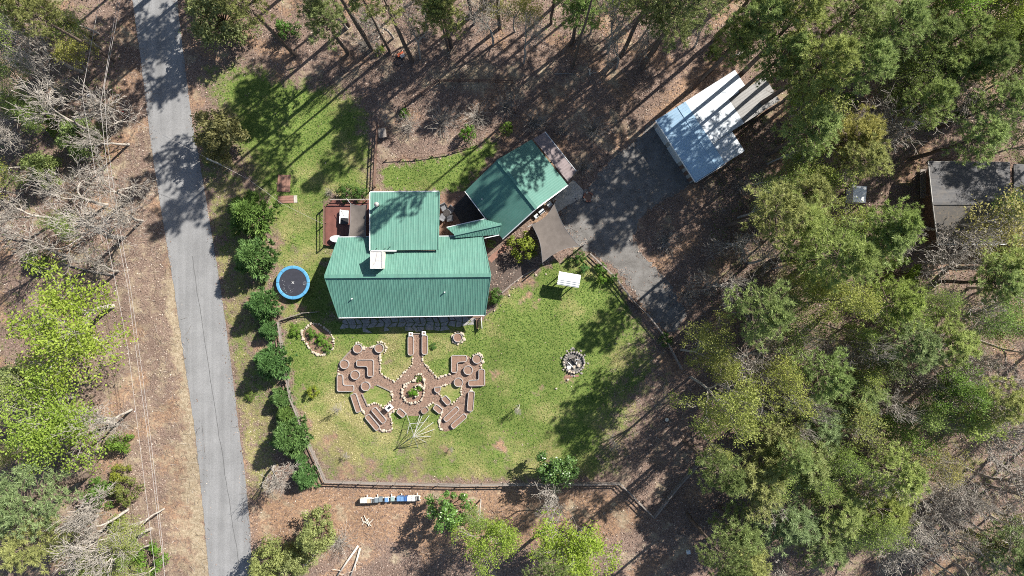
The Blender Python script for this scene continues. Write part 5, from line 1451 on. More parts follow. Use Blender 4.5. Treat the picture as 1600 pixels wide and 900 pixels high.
tree('light', 105, 22, 38, 9, "yellowish young tree at the northern edge west of the road", YE, group=GS)
tree('shrub', 18, 25, 28, 4, "olive bush in the extreme north-west corner", OL, group=GU)
tree('cedar', 115, 215, 40, 5, "dark green cedar beside the leaning white trunk", (.8, .95, .8))
tree('cedar', 60, 262, 34, 5, "mid green cedar at the western edge below the dark cedar", (.9, 1, .8))
tree('shrub', 50, 168, 24, 2.4, "bright yellow-green bush among white branches in the north-west", (1.5, 1.35, .8), group=GU)
tree('shrub', 85, 195, 22, 2.2, "lime bush just north of the dark cedar", (1.2, 1.2, .7), group=GU)
tree('shrub', 55, 408, 24, 2.0, "green bush in the litter just north-west of the largest chartreuse maple", group=GU)
tree('shrub', 184, 690, 24, 3, "fresh green bush east of the southern chartreuse tree", (1.05, 1.2, .7), group=GU)
tree('shrub', 150, 772, 30, 3, "dark green bush south of the southern chartreuse tree", (.8, 1, .7), group=GU)
tree('shrub', 195, 768, 28, 2.6, "olive tan bush beside the dark green one near the power lines", TAN, group=GU)
tree('shrub', 185, 742, 18, 2.4, "small yellow bush above the olive tan one", (1.7, 1.3, .7), group=GU)
tree('shrub', 228, 874, 32, 3, "bright green bush at the southern edge beside the road", (1.0, 1.25, .7), group=GU)
tree('shrub', 182, 818, 18, 1.6, "small yellow-green bush among fallen pale logs", (1.4, 1.3, .7), group=GU)
tree('cedar', 15, 590, 32, 7, "dark evergreen at the western edge between the chartreuse trees", DK)
tree('bare', 20, 330, 48, 12, "bare tree at the western edge level with the deck", group=GB)
tree('bare', 95, 800, 50, 12, "bare tree inland of the tangled white-limbed one", group=GB)

# north edge
tree('cedar', 332, 22, 58, 8, "loose olive evergreen on the road's east verge at the northern edge", (.95, .95, .95))
for x, y, h, r, lb in [(462, 87, 24, 40, "pine north of the orange dirt patch by the north-west lawn, slanting out of frame"), (581, 77, 31, 52, "thick-trunked pine west of the ride-on toy"), (609, 81, 22, 30, "slim pine between the thick-trunked pine and the ride-on toy"),
                    (644, 96, 28, 46, "tall pine just east of the ride-on toy and hoop"), (701, 79, 16, 26, "small pine north of the pen's corner"), (781, 44, 27, 38, "lone straight pine north of the brushy pen"), (895, 105, 32, 34, "slim pine with drooping dead twigs north of the garage"),
                    (970, 86, 24, 46, "tall curving pine north-east of the garage"), (1117, 63, 22, 46, "dark pine north of the workshop"), (861, 37, 18, 32, "pine near the northern edge above the slim drooping pine"), (545, 40, 19, 40, "pine at the northern edge between the slanting and the thick-trunked pine"),
                    (735, 22, 19, 34, "pine near the northern edge between small and lone straight pines"), (1036, 58, 24, 44, "pine standing between the curving pine and the dark pine"), (1004, 106, 29, 54, "tallest pine beside the curving pine, shading the garage roof")]:
    tree('pine', x, y, r, h, lb, rt.choice((OL, (1, 1, 1), (.9, 1, .9))), 'base', GP)
tree('shrub', 446, 48, 24, 2.6, "green bush beside the slanting pine at the northern edge", (.8, 1.05, .8), group=GU)
tree('pine', 905, 14, 38, 13, "green bushy pine at the northern edge north of the garage", (.9, 1.1, .85), group=GP)
tree('spring', 985, 10, 32, 9, "bright green leafy tree at the northern edge beside the curving pine", (.75, .95, .7), group=GS)
tree('pine', 1060, 14, 40, 17, "pine crown at the northern edge left of the workshop woods", (.85, 1, .85), group=GP)
tree('brush', 1015, 55, 24, 3, "grey leafless shrub below the northern pines", group=GU)
tree('brush', 905, 55, 20, 2.6, "grey leafless shrub beside the slim drooping pine", group=GU)
tree('light', 805, 15, 36, 10, "thinly leaved pale tree at the northern edge above the pen", YE, group=GS)
tree('pine', 690, 12, 40, 15, "pine crown at the northern edge east of the tall toy-side pine", OL, group=GP)
tree('pine', 505, 30, 36, 14, "dull pine crown beside the green bush at the northern edge", (.85, .9, .9), group=GP)

# north-east woods
NE = [(1180, 32, 48, 22), (1252, 28, 52, 24), (1328, 24, 52, 22), (1398, 42, 48, 21), (1226, 82, 40, 20), (1285, 92, 52, 23), (1348, 104, 48, 21), (1272, 124, 34, 18), (1150, 66, 30, 20)]
NEL = ["pine at the northern edge directly above the workshop", "large pine at the northern edge, second east of the workshop", "broad pine in the middle of the north-east stand's top row", "pine at the east end of the north-east stand's top row", "pine overhanging the workshop's north corner",
       "densest pine crown in the heart of the north-east stand", "pine at the east flank of the north-east stand", "pine just north of the bright green tree beside the workshop", "thin pine between the workshop's ridge and the northern edge"]
for (x, y, r, h), lb in zip(NE, NEL): tree('pine', x, y, r, h, lb, rt.choice(((1, 1.05, .95), (.9, 1.02, .9), (1.12, 1.12, .9))), group=GP)
tree('spring', 1490, 35, 52, 15, "green leafy tree at the northern edge in the north-east corner", (.62, .85, .7), group=GS)
tree('spring', 1575, 32, 55, 14, "bright yellow-green tree in the extreme north-east corner", (.9, 1, .8), group=GS)
tree('spring', 1268, 162, 36, 9, "vivid green tree just east of the workshop's extension", (.65, .9, .6), group=GS)
tree('shrub', 1318, 162, 22, 4, "vivid green bush beside the vivid green tree", (.8, 1.2, .5), group=GU)
tree('light', 1298, 228, 66, 12, "broad olive-yellow tree south-east of the workshop", OL, group=GS)
tree('pine', 1338, 215, 46, 14, "olive pine crown against the bare tree north of the grey house", YE, group=GP)
tree('bare', 1410, 200, 56, 13, "pale bare tree with dense twigs north-west of the grey house", group=GB)
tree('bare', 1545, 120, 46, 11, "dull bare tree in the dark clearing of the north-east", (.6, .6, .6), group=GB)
tree('shrub', 1508, 165, 30, 5, "green bush in the dark clearing north of the grey house", (.8, 1.1, .7), group=GU)
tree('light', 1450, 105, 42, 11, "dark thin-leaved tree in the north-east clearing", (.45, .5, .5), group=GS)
tree('bare', 1590, 190, 40, 11, "brown bare tree at the eastern edge north of the grey house", (.6, .55, .5), group=GB)
# east middle
EM = [('pine', 1348, 250, 40, 19, "pine just west of the pale bare tree and the grey house", OL), ('pine', 1312, 396, 56, 22, "largest pine crown south of the small white shed", (1, 1.08, .85)), ('pine', 1404, 350, 42, 20, "rounded pine crown between the white shed and the grey house", (.95, 1.08, .8)),
      ('light', 1252, 262, 32, 10, "olive thin-leaved tree behind the workshop's south-east corner", OL), ('light', 1205, 300, 24, 8, "yellow-olive young tree at the workshop's south corner", YE), ('pine', 1213, 330, 46, 25, "olive pine between the workshop and the largest pine", OL),
      ('bare', 1165, 375, 36, 10, "grey twiggy tree beside the leaf-strewn slope right of the driveway", (.7, .7, .7)), ('pine', 1265, 300, 40, 17, "olive pine crown west of the small white shed", OL),
      ('spring', 1308, 478, 50, 17.5, "sulphur-yellow tree in the middle of the eastern woods", (1.05, .95, 1.5)), ('spring', 1262, 450, 28, 16, "small yellow tree beside the sulphur-yellow one", (1.0, .92, 1.4)), ('pine', 1190, 490, 52, 21, "dense dark pine beside the end of the driveway", (.85, .95, .85)),
      ('pine', 1398, 478, 46, 20, "yellow-green pine east of the sulphur-yellow tree", (1.0, 1.1, .7)), ('pine', 1425, 540, 46, 19, "shadowy grey-green pine on the woods' eastern slope", DK),
      ('spring', 1105, 562, 46, 17, "yellow-olive tree overhanging the lower driveway fence", (.80, .72, 1.2)),
      ('spring', 1145, 622, 58, 24, "bright yellow-olive tree east of the lawn's shaded corner", (.98, .92, 1.5)), ('spring', 1208, 608, 46, 20, "yellow tree tucked behind the bright yellow-olive one", (1.0, .92, 1.4)),
      ('spring', 1500, 592, 46, 15, "light green leafy tree in the far eastern woods", (.55, .72, .9)), ('light', 1478, 655, 56, 14, "pale lacy tree showing its limbs in the eastern woods", (1.1, 1.15, .9)), ('light', 1418, 645, 42, 13, "small pale lacy tree west of the larger lacy one", (.95, 1.05, .95)),
      ('spring', 1412, 698, 42, 12, "fresh green tree with fanned branches south of the lacy trees", (.62, .78, .9)), ('light', 1562, 490, 44, 15, "thin green tree at the eastern edge below the grey house", (.8, 1, .8)), ('pine', 1340, 620, 50, 20, "dark pine west of the pale lacy trees", (.8, .9, .8)),
      ('pine', 1290, 588, 44, 21, "pine directly south of the sulphur-yellow tree", (.85, 1, .85)), ('pine', 1282, 662, 44, 20, "blue-grey pine in the middle of the south-eastern stand", BL), ('pine', 1220, 690, 50, 21, "pine at the north-west shoulder of the south-eastern stand", OL),
      ('pine', 1188, 752, 56, 22, "olive pine at the western flank of the south-eastern stand", OL), ('pine', 1268, 732, 50, 23, "tallest pine in the south-eastern stand", (1, 1.03, .95)), ('pine', 1312, 798, 50, 21, "pine in the lower middle of the south-eastern stand", (1.05, 1.1, .9)),
      ('pine', 1232, 808, 52, 21, "grey-green pine at the south of the south-eastern stand", BL), ('pine', 1388, 800, 46, 17, "rounded yellow-green pine standing apart east of the stand", (1.1, 1.12, .75)), ('pine', 1160, 832, 42, 20, "dark pine at the stand's south-west tip", (.85, .95, .85)),
      ('pine', 1290, 852, 42, 19, "pine at the southern edge below the stand", (.8, .9, .85)), ('bare', 1560, 700, 62, 14, "wide bare tree with white limbs at the eastern edge", None), ('bare', 1592, 765, 50, 13, "bare tree just south of the wide white-limbed one", (.85, .85, .85)),
      ('bare', 1382, 882, 56, 12, "silver bare tree at the southern edge of the eastern woods", None), ('bare', 1240, 884, 42, 12, "bare tree at the southern edge below the grey-green pine", (.8, .8, .8)), ('bare', 1495, 815, 36, 10, "grey bare tree in the south-east clearing", (.7, .7, .7)),
      ('pine', 1592, 872, 44, 18, "pine in the extreme south-east corner", DK), ('light', 1528, 342, 74, 11, "tan-green tree spreading over the grey house's roof", TAN), ('light', 1590, 300, 36, 12, "green-budded tree leaning over the grey house at the eastern edge", (.9, 1.1, .7)),
      ('bare', 1468, 422, 50, 11, "bare tree with mossy twigs off the grey house's south-west corner", (.8, .8, .7)), ('bare', 1500, 345, 54, 12, "bare tree whose limbs cross the grey house's south slope", (.7, .66, .6)), ('bare', 1588, 450, 50, 12, "grey bare tree south of the lattice bench", (.7, .7, .7)), ('shrub', 1410, 428, 32, 6, "yellow-green bush at the clearing south of the rounded pine", (1.1, 1.1, .6)),
      ('shrub', 1345, 812, 16, 2.5, "lime bush between the stand and the rounded yellow-green pine", (1.2, 1.4, .5)), ('light', 1560, 840, 44, 10, "sparse yellow-olive tree in the south-east shade", (.9, .85, .6)), ('light', 1355, 560, 44, 12, "greyish thin tree in the centre of the eastern woods", (.7, .75, .8)),
      ('bare', 1515, 500, 46, 13, "bare tree forking over the litter clearing in the east", (.75, .72, .7)), ('bare', 1590, 600, 48, 13, "dim bare tree at the eastern edge beside the light green tree", (.6, .6, .6)), ('light', 1130, 700, 34, 13, "thin olive tree above the V end of the fence", OL)]
for k, x, y, r, h, lb, tn in EM: tree(k, x, y, r, h * ((.54 if y > 605 and x < 1420 else .80) if k == 'pine' and not (x, y) in ((1312, 396), (1190, 490)) else 1), lb, tn, group={'pine': GP, 'bare': GB, 'light': GS, 'spring': GS, 'shrub': GU}[k])
# trees beside the driveway and fence with visible trunks
tree('pine', 1068, 690, 36, 20, "pine whose dark trunk rises beside the V of the fence", (.9, 1, .9), 'base', GP)
tree('pine', 1074, 803, 34, 20, "pine with a dark bare trunk north of the small white box", (.85, .95, .85), 'base', GP)
tree('pine', 850, 828, 36, 18, "pine whose trunk runs out of the southern edge between the two lime trees", (.9, 1, .9), 'base', GP)
# south edge
tree('spring', 785, 850, 48, 11, "western one of two lime-green trees at the southern edge", (.85, .98, .9), group=GS)
tree('spring', 925, 868, 68, 13, "larger lime-green tree at the southern edge, east of its twin", (.88, 1.0, .8), group=GS)
tree('magnolia', 869, 736, 42, 7, "glossy dark evergreen growing through the south fence")
tree('magnolia', 699, 803, 40, 7.5, "round glossy green tree on the orange dirt south of the fence", (1.15, 1.2, 1))
tree('cedar', 492, 838, 40, 8, "olive pine-like evergreen on the dirt south of the yard's corner", (1.05, 1.05, .95))
tree('cedar', 418, 884, 36, 9, "bushy evergreen at the southern edge beside the road", (1.1, 1.1, .95))
tree('cedar', 458, 878, 34, 7, "low dull evergreen between the two larger ones at the southern edge", (.95, .95, .9))
tree('bare', 875, 800, 36, 9, "bare grey tree between the lime-green trees and the south fence", group=GB)
tree('bare', 408, 742, 40, 7, "small bare tree casting a spidery shadow on the road", (.95, .9, .9), group=GB)
tree('brush', 530, 850, 30, 2, "dry grey brush beside the olive evergreen in the south", group=GU)
tree('light', 748, 800, 28, 7, "thin young tree just west of the western lime-green tree", (.8, .95, .7), group=GS)
# roadside conifers
for x, y, r, h, lb in [(389, 334, 36, 6, "northernmost dark conifer of the roadside row"), (396, 402, 33, 6, "second conifer in the roadside row, north-west of the trampoline"), (409, 476, 26, 5, "conifer just south-west of the trampoline"), (420, 516, 17, 2.6, "small conifer at the yard fence's north end"),
                    (425, 566, 29, 5.5, "feathery conifer by the upper yard fence"), (438, 623, 17, 2.8, "small pale conifer against the fence, north of the large one"), (446, 648, 16, 2.6, "small conifer touching the large fence-side one"), (452, 684, 31, 5.5, "largest conifer on the lower yard fence"), (469, 718, 11, 1.5, "tiny conifer inside the fence line's bend"), (477, 746, 20, 3, "southernmost conifer at the yard fence's corner")]:
    tree('conifer', x, y, r, h, lb, rt.choice(((1.35, 1.2, 1.5), (1.15, 1.15, 1.45), (1.6, 1.3, 1.3))), group=GC)
tree('cedar', 335, 208, 52, 7, "brown-green cedar overhanging the road's east edge by the service pole", (.85, .72, .72))
tree('shrub', 487, 612, 12, 1.6, "small golden-yellow shrub on the western lawn", (2.0, 1.6, .7), group=GU)
# planting near buildings
for x, y, r, h, lb, tn in [(820, 384, 29, 3.2, "yellow-green shrub between the garage and the driveway sail", (1.5, 1.25, .6)), (773, 460, 15, 2.2, "dark green shrub at the house's east wall", (.7, .95, .7)), (771, 468, 11, 1.6, "smaller dark shrub below the one at the house's east wall", (.7, .95, .7)),
                       (767, 382, 9, 1.2, "pale variegated bush at the foot of the breezeway", (2.2, 1.9, 2.4)), (905, 401, 14, 1.8, "dark shrub north of the white-roofed shelter", (.6, .85, .6)), (938, 421, 13, 1.8, "green shrub by the driveway fence north-east of the white shelter", (.8, 1.1, .6)),
                       (941, 438, 10, 1.4, "bright green low bush east of the white shelter", (1.0, 1.3, .5)), (958, 434, 11, 1.6, "dark bush against the driveway fence", (.6, .85, .6)), (912, 420, 10, 1.2, "blue-green herb clump just above the white shelter", (.7, 1.1, 1.1)), (1040, 530, 14, 2.0, "dark bush at the driveway's lower fence corner", (.55, .75, .55)),
                       (540, 302, 18, 1.8, "dark bushes at the north side of the deck", (.5, .7, .5)), (560, 304, 16, 1.6, "dark bush between deck and rear wing fence", (.5, .7, .5)), (503, 533, 14, .9, "leafy perennials filling the stone ring by the house", (1.0, 1.3, .6)), (512, 544, 10, .7, "low leafy clump in the south of the stone ring", (1.0, 1.3, .7)), (488, 520, 11, .9, "leafy clump in the north-west of the stone ring", (.9, 1.2, .6)),
                       (462, 517, 14, .8, "low green clump beside the yard fence and the stone ring", (1.1, 1.3, .7)), (645, 612, 10, .9, "bright green plant in the central teardrop bed", (1.0, 1.5, .4)), (656, 606, 6, .5, "small green plant in the east of the teardrop bed", (.9, 1.2, .5)), (654, 592, 7, .35, "thin groundcover in the tip of the teardrop bed", (.9, 1.1, .6)), (677, 542, 7, .4, "tiny dark bush on the lawn by the entry path", (.7, 1.0, .8)),
                       (730, 208, 16, 2.6, "fresh green sapling bush inside the brushy pen", (.9, 1.35, .45)), (632, 176, 10, 1.2, "small green bush at the pen's west side", (.8, 1.2, .5)), (792, 200, 13, 2.0, "greenish bush at the garage's north corner", (1.1, 1.2, .7)), (592, 76, 11, 1.4, "yellowish bush at the foot of the thick-trunked pine", (1.2, 1.1, .7)), (1115, 80, 14, 1.8, "olive bush north-west of the workshop", (.9, .9, .6)), (390, 620, 10, .8, "low weedy clump on the road verge", (1, 1, .7))]:
    tree('shrub', x, y, r, h, lb, tn, group=GU)
for x, y, r, h, lb in [(930, 200, 30, 2.4, "large pale leafless shrub north of the driveway's bend"), (912, 262, 24, 1.8, "leafless shrub beside the lean-to roof"), (690, 190, 34, 2.2, "grey leafless brush filling the pen's west"), (745, 180, 30, 2.0, "grey leafless brush in the middle of the pen"), (640, 195, 26, 2.0, "leafless brush by the pen's west corner"), (790, 165, 26, 2.0, "leafless brush inside the pen's east fence"), (835, 190, 28, 2.4, "leafless shrub outside the pen, north of the garage"), (880, 200, 22, 2.0, "leafless shrub north of the lean-to roof"), (1075, 460, 22, 1.8, "dry brown shrub by the foot of the driveway"), (1040, 375, 26, 1.6, "dry shrub on the litter slope right of the driveway"),
                     (515, 300, 10, 1.0, "small straw-coloured dead shrub at the deck's north-west corner"), (850, 400, 16, 1.2, "grey twiggy shrub under the south tip of the driveway sail"), (570, 70, 22, 1.6, "pale fallen brush at the foot of the thick-trunked pine"), (1160, 290, 20, 1.8, "grey brush at the workshop's south corner")]:
    tree('brush', x, y, r, h, lb, None, group="leafless shrubs and brush")
for x, y, r, h, lb in [(530, 640, 11, 3.0, "larger bare sapling with a long twiggy shadow on the western lawn"), (542, 706, 8, 1.7, "small bare sapling on the lawn north of the beehives"), (812, 632, 11, 2.6, "bare sapling on the lawn between garden and fire pit"), (703, 700, 6, 1.4, "tiny bare sapling south-east of the pole frame"), (960, 690, 14, 4.0, "bare sapling in the shaded south-east of the lawn")]:
    tree('bare', x, y, r, h, lb, (.8, .8, .8), 'base', "bare saplings on the lawn")
# the rest of the woods: trees standing in the gaps, each named after its nearest neighbour
def clear_of(x, y, zones_):
    return not any(in_poly(np.array([x]), np.array([y]), z)[0] for z in zones_)
def in_poly(Xp, Yp, poly): return poly_soft(Xp, Yp, poly, .01) > .5
EASTW = [(1140, -10), (1640, -10), (1640, 930), (1130, 930), (1120, 770), (1150, 700), (1080, 600), (1150, 520), (1150, 440), (1190, 400), (1160, 300), (1225, 200), (1200, 120)]
OPEN_E = [[(1000, 70), (1240, 70), (1240, 262), (1080, 315), (1000, 230)], [(1100, -20), (1330, -20), (1330, 200), (1100, 200)], [(1430, 235), (1640, 235), (1640, 400), (1440, 400)], [(1455, 455), (1560, 460), (1560, 530), (1450, 530)], [(1340, 415), (1420, 400), (1425, 455), (1350, 455)],
          [(1430, 740), (1560, 730), (1600, 900), (1440, 900)], [(1285, 270), (1375, 270), (1375, 350), (1285, 350)]]
WESTW = [(-30, -10), (165, -10), (150, 150), (170, 300), (180, 420), (-30, 420)]
WESTS = [(-30, 700), (210, 700), (220, 930), (-30, 930)]
SEEN = set()
def fill(poly, opens, n_, kinds, dmin, seed):
    g_ = random.Random(seed); P_ = np.array(poly); made = 0; tries = 0
    while made < n_ and tries < 6000:
        tries += 1
        x, y = g_.uniform(P_[:, 0].min(), P_[:, 0].max()), g_.uniform(P_[:, 1].min(), P_[:, 1].max())
        if not in_poly(np.array([x]), np.array([y]), poly)[0] or not clear_of(x, y, opens): continue
        ds = sorted((math.hypot(x - c[0], y - c[1]), i) for i, c in enumerate(CROWNS))
        if ds[0][0] < dmin: continue
        kind, sz, hh, adj, tints = g_.choice(kinds)
        lab = None
        for d_, i in ds[:6]:
            nb_l = CROWNS[i][2]
            if len(nb_l.split()) > 10 or nb_l.startswith(("small", "large", "tiny")) and "just" in nb_l: continue
            dx, dy = x - CROWNS[i][0], y - CROWNS[i][1]
            dr = ("east" if dx > 0 else "west") if abs(dx) > abs(dy) else ("south" if dy > 0 else "north")
            lb = f"{adj} just {dr} of the {nb_l}"
            if lb not in SEEN and len(lb.split()) <= 16: lab = lb; break
        if not lab: continue
        SEEN.add(lab); base_n = len(CROWNS)
        tree(kind, x, y, sz * g_.uniform(.85, 1.15), hh * g_.uniform(.85, 1.1), lab, g_.choice(tints), group={'pine': GP, 'bare': GB, 'light': GS}[kind])
        CROWNS[base_n] = (CROWNS[base_n][0], CROWNS[base_n][1], "x " * 20, 0)      # neighbours are named after first trees only
        made += 1
PT = [(1.0, 1.12, 1.0), (1.2, 1.25, 1.0), (1.3, 1.22, 1.1), (1.3, 1.3, .95)]
fill(EASTW, OPEN_E + [[(1040, 480), (1240, 480), (1240, 720), (1040, 720)]], 36, [('pine', 40, 15, "younger pine", PT), ('light', 40, 12, "thin-leaved tree", [(.9, 1, .8), (.8, .85, .8), TAN, OL]), ('bare', 40, 11, "twiggy bare tree", [(.8, .8, .8), (.65, .62, .6), (1, 1, 1)])], 27, 3)
fill([(1150, 430), (1440, 440), (1640, 540), (1640, 720), (1420, 730), (1400, 880), (1140, 900), (1170, 700), (1110, 600)], OPEN_E, 30, [('light', 40, 13, "lacy fresh-leaved tree", [(1, 1.1, .9), (.9, 1.05, .8), (1.1, 1.1, .8), (1, 1, 1.2)]), ('bare', 40, 14, "tall grey bare tree", [(.9, .9, .9), (1, 1, 1)]), ('bare', 44, 13, "twig-crowned bare tree", [(.8, .8, .8), (1, 1, 1)])], 19, 9)
fill([(1420, 530), (1640, 530), (1640, 930), (1380, 930)], [], 16, [('bare', 46, 12, "twiggy bare tree", [(.8, .78, .75), (.95, .95, .95), (.6, .58, .55)])], 24, 12)
fill([(1150, 200), (1380, 180), (1420, 300), (1430, 420), (1200, 430)], OPEN_E, 14, [('light', 40, 13, "lacy fresh-leaved tree", [(.9, 1.05, .8), (1.1, 1.1, .8), (1, 1, 1.1)]), ('bare', 36, 12, "tall grey bare tree", [(.9, .9, .9), (1, 1, 1)])], 20, 10)
fill([(1380, -10), (1640, -10), (1640, 235), (1440, 230), (1380, 190)], [], 22, [('light', 44, 13, "thin-leaved tree", [(.6, .66, .55), (.75, .82, .6)]), ('pine', 40, 15, "younger pine", [(.75, .85, .7), (.9, 1, .8)]), ('bare', 44, 12, "twiggy bare tree", [(.7, .66, .6), (.85, .82, .8)])], 24, 14)
fill([(430, -10), (1120, -10), (1120, 75), (430, 55)], [], 12, [('bare', 40, 13, "twiggy bare tree", [(.8, .78, .75), (.65, .6, .58)])], 24, 15)
fill(WESTW, [], 18, [('bare', 44, 12, "twiggy bare tree", [(1, 1, 1), (.85, .85, .82)]), ('light', 36, 8, "thin-leaved tree", [YE, (1, 1.1, .8)]), ('light', 36, 8, "greenish young tree", [(.8, .95, .7), (.9, 1, .9)])], 24, 4)
fill(WESTS, [], 7, [('light', 36, 9, "thin-leaved tree", [OL, (.8, .9, .7)])], 28, 5)
# pines just beyond the frame whose shade falls into it
for i, (x, y, h, r) in enumerate([(330, -40, 20, 40), (400, -70, 20, 42), (275, -95, 21, 42), (490, -45, 22, 42), (620, -55, 22, 44), (720, -60, 21, 40), (830, -50, 20, 42), (925, -40, 22, 42), (1010, -70, 23, 46), (1105, -55, 22, 46), (1215, -60, 22, 48), (1330, -80, 22, 48), (1450, -70, 21, 46), (1700, 60, 21, 48), (1690, 480, 20, 48), (1700, 620, 20, 48), (1680, 760, 20, 48), (1660, 200, 20, 45), (352, -14, 25, 44), (425, -22, 25, 44), (300, -62, 26, 46), (1490, -30, 22, 48), (1570, -40, 22, 48), (1640, -20, 22, 48), (1660, 120, 22, 48), (1160, -20, 23, 48), (1060, -25, 24, 50), (450, -110, 22, 44), (360, -105, 22, 42)]):
    lab = None
    for d_, q in sorted((math.hypot(x - c[0], y - c[1]), k) for k, c in enumerate(CROWNS)):
        lb = "tall pine just outside the photo, nearest the " + CROWNS[q][2]
        if lb not in SEEN and len(lb.split()) <= 16: lab = lb; break
    SEEN.add(lab)
    tree('pine', x, y, r, h, lab, (.95, 1, .9), 'base', "pines just outside the frame")
    CROWNS.pop()

# ------------------------------------------------------------------ fallen logs
def log(x0, y0, x1, y1, r, lb, m='log', h=.12):
    t = thing("log", lb, "log")
    a, b = W(x0, y0) + [0, 0, r + .02], W(x1, y1) + [0, 0, h + r]
    mid_ = (a + b) / 2 + [rt.uniform(-.2, .2), rt.uniform(-.2, .2), 0]
    MB().tube([a, mid_, b], [r, r * .9, r * .6], 9).build("stem", M[m], t, True)
    for k in range(3):
        q = a + (b - a) * rt.uniform(.4, .95); d = np.array([rt.uniform(-1, 1), rt.uniform(-1, 1), .3]); d /= np.linalg.norm(d)
        MB().tube([q, q + d * rt.uniform(.4, 1.2)], [r * .35, r * .12], 5).build("branch", M[m], t)
log(560, 852, 528, 898, .14, "western one of two crossed bleached logs at the southern edge")
log(563, 856, 548, 900, .13, "eastern one of two crossed bleached logs at the southern edge")
log(497, 857, 470, 892, .16, "pale cut log leaning by the olive evergreen in the south")
log(1142, 90, 1168, 76, .13, "bleached log lying just north of the workshop")
log(922, 108, 922, 119, .10, "short white log standing by the slim drooping pine")
log(866, 116, 905, 118, .08, "thin dark pole lying below the slim drooping pine", 'wood_grey')
log(160, 770, 118, 800, .10, "thin bleached log south of the chartreuse trees")
log(190, 690, 142, 712, .12, "grey fallen log south of the white-stemmed tree", 'wood_grey')
log(95, 566, 30, 600, .10, "bleached limb lying near the western edge between the chartreuse trees")
log(180, 430, 100, 412, .12, "grey fallen log north of the largest chartreuse maple", 'wood_grey')
log(120, 345, 190, 372, .10, "weathered log below the wide-crowned bare tree", 'wood_grey')
log(1395, 165, 1478, 164, .06, "long thin bleached stem lying in the north-east clearing")

# ------------------------------------------------------------------ ground scatter (nobody could count it)
def in_poly(Xp, Yp, poly): return poly_soft(Xp, Yp, poly, .01) > .5
ROADP = ROADL + ROADR
HARD = [[(x + 3, y) for x, y in ROADL] + [(x - 3, y) for x, y in ROADR], PATH, [(507, 432), (520, 371), (510, 313), (578, 300), (686, 300), (690, 345), (727, 298), (777, 249), (851, 206), (900, 268), (911, 300), (871, 331), (838, 326), (785, 373), (767, 430), (758, 494), (529, 497)], [(1024, 188), (1148, 109), (1215, 155), (1165, 188), (1142, 205), (1162, 236), (1086, 284)],
        [(880, 340), (898, 318), (916, 306), (950, 268), (980, 240), (1008, 220), (1024, 196), (1080, 284), (1012, 322), (982, 372), (1022, 428), (1064, 490), (1054, 510), (1028, 496), (981, 430), (930, 388)]]
def scatter_pts(n_, g, x0=-40, x1=1640, y0=-40, y1=940):
    x = g.uniform(x0, x1, n_); y = g.uniform(y0, y1, n_)
    ok = np.ones(n_, bool)
    for k, p in enumerate(HARD): ok &= ~in_poly(x, y, p) | ((k == 0) & (g.random(n_) < .16) & ~in_poly(x, y, [(a + 13, b) for a, b in ROADL] + [(a - 11, b) for a, b in ROADR])) | ((k == 4) & (g.random(n_) < .12))
    x, y = x[ok], y[ok]
    return x, y, zones(x, y)
g = np.random.default_rng(5)
x, y, (zr, zg, zb) = scatter_pts(230000, g)
keep = g.random(len(x)) < np.clip(1.0 - zr * 1.25 - zg * .85 - zb * 1.1, .02, 1)
x, y, zb_ = x[keep], y[keep], zb[keep]
C_ = np.stack([(x - 800) * S, (450 - y) * S, g.uniform(.01, .07, len(x))], 1)
Nn = norm(g.normal(0, .45, (len(x), 3)) + [0, 0, 1])
link("leaf_litter", leaf_mesh("leaf_litter", C_, Nn, .20, .55, M['litter'], g, np.clip(g.beta(2, 2.4, len(x)) + zb_ * .25, 0, 1)), kind="stuff")
x, y, (zr, zg, zb) = scatter_pts(170000, g, 290, 1120, 80, 800)
keep = g.random(len(x)) < np.clip(zr * 1.0 - zg * .6 - zb * .3 - .25, 0, 1)
x, y = x[keep], y[keep]
patch = dryness(x, y)
C_ = np.stack([(x - 800) * S, (450 - y) * S, g.uniform(.02, .06, len(x))], 1)
Nn = norm(g.normal(0, .6, (len(x), 3)) + [0, 0, 1])
link("grass", leaf_mesh("grass", C_, Nn, .21, .38, M['tufts'], g, np.clip(g.beta(2, 2.8, len(x)) * .55 + (patch - .28) * 1.1, 0, 1)), kind="stuff")
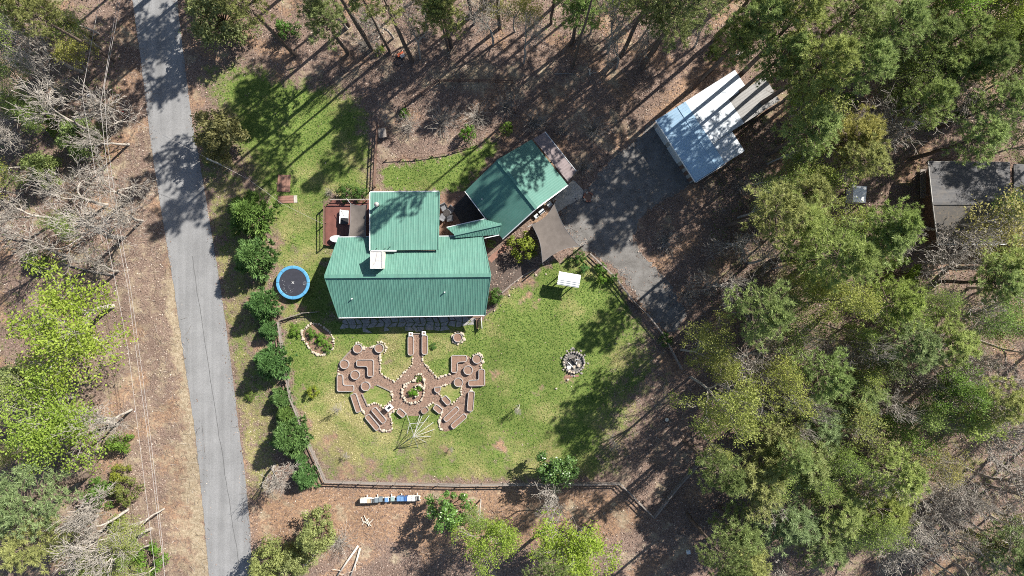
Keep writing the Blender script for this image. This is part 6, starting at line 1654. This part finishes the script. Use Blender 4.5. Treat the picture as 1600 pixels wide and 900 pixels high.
# twigs and dead stems in the woods and in the pen
x, y, (zr, zg, zb) = scatter_pts(30000, g)
keep = (g.random(len(x)) < np.clip(.75 - zr * 1.3 - zg * .4, .0, 1)) | (in_poly(x, y, [(600, 160), (690, 132), (800, 132), (830, 200), (740, 230), (605, 248)]) & (g.random(len(x)) < .9))
x, y = x[keep], y[keep]; n_ = len(x)
a = g.uniform(0, 6.283, n_); L = g.uniform(.25, 1.1, n_) ** 1.2; el = g.uniform(-.05, .5, n_)
p0 = np.stack([(x - 800) * S, (450 - y) * S, g.uniform(.03, .12, n_)], 1); p1 = p0 + np.stack([np.cos(a) * L, np.sin(a) * L, np.abs(np.sin(el)) * L * .5], 1)
V_, F_ = tubes(np.c_[p0, p1, np.full(n_, .014), np.full(n_, .008)], 3)
link("fallen_twigs", new_mesh("fallen_twigs", V_, None, F_, [M['twigs']], attr=np.repeat(g.uniform(0, 1, n_), 3)), kind="stuff")
# low green undergrowth in the woods
x, y, (zr, zg, zb) = scatter_pts(60000, g)
dn = .5 + .5 * np.sin(x * .021 + 2 * np.sin(y * .017)) * np.sin(y * .026 + 1.5 * np.sin(x * .013))
keep = ((x < 190) | (x > 1110) | (y < 60)) & (g.random(len(x)) < dn * .8)
x, y = x[keep], y[keep]; n_ = len(x)
C_ = np.stack([(x - 800) * S, (450 - y) * S, g.uniform(.05, .5, n_)], 1)
link("undergrowth", leaf_mesh("undergrowth", C_, norm(g.normal(0, .6, (n_, 3)) + [0, 0, .8]), .26, .5, M['shrubleaf'], g, g.uniform(0, 1, n_)), kind="stuff")
# shredded bark on the garden paths
n_ = 14000
x = g.uniform(520, 765, n_); y = g.uniform(515, 680, n_)
ok = in_poly(x, y, PATH) & ~in_poly(x, y, patchF) & ~in_poly(x, y, patchJ); x, y = x[ok], y[ok]
C_ = np.stack([(x - 800) * S, (450 - y) * S, g.uniform(.02, .045, len(x))], 1)
link("wood_chips", leaf_mesh("wood_chips", C_, norm(g.normal(0, .4, (len(x), 3)) + [0, 0, 1]), .15, .5, M['litter'], g, g.beta(2, 3.2, len(x))), kind="stuff")
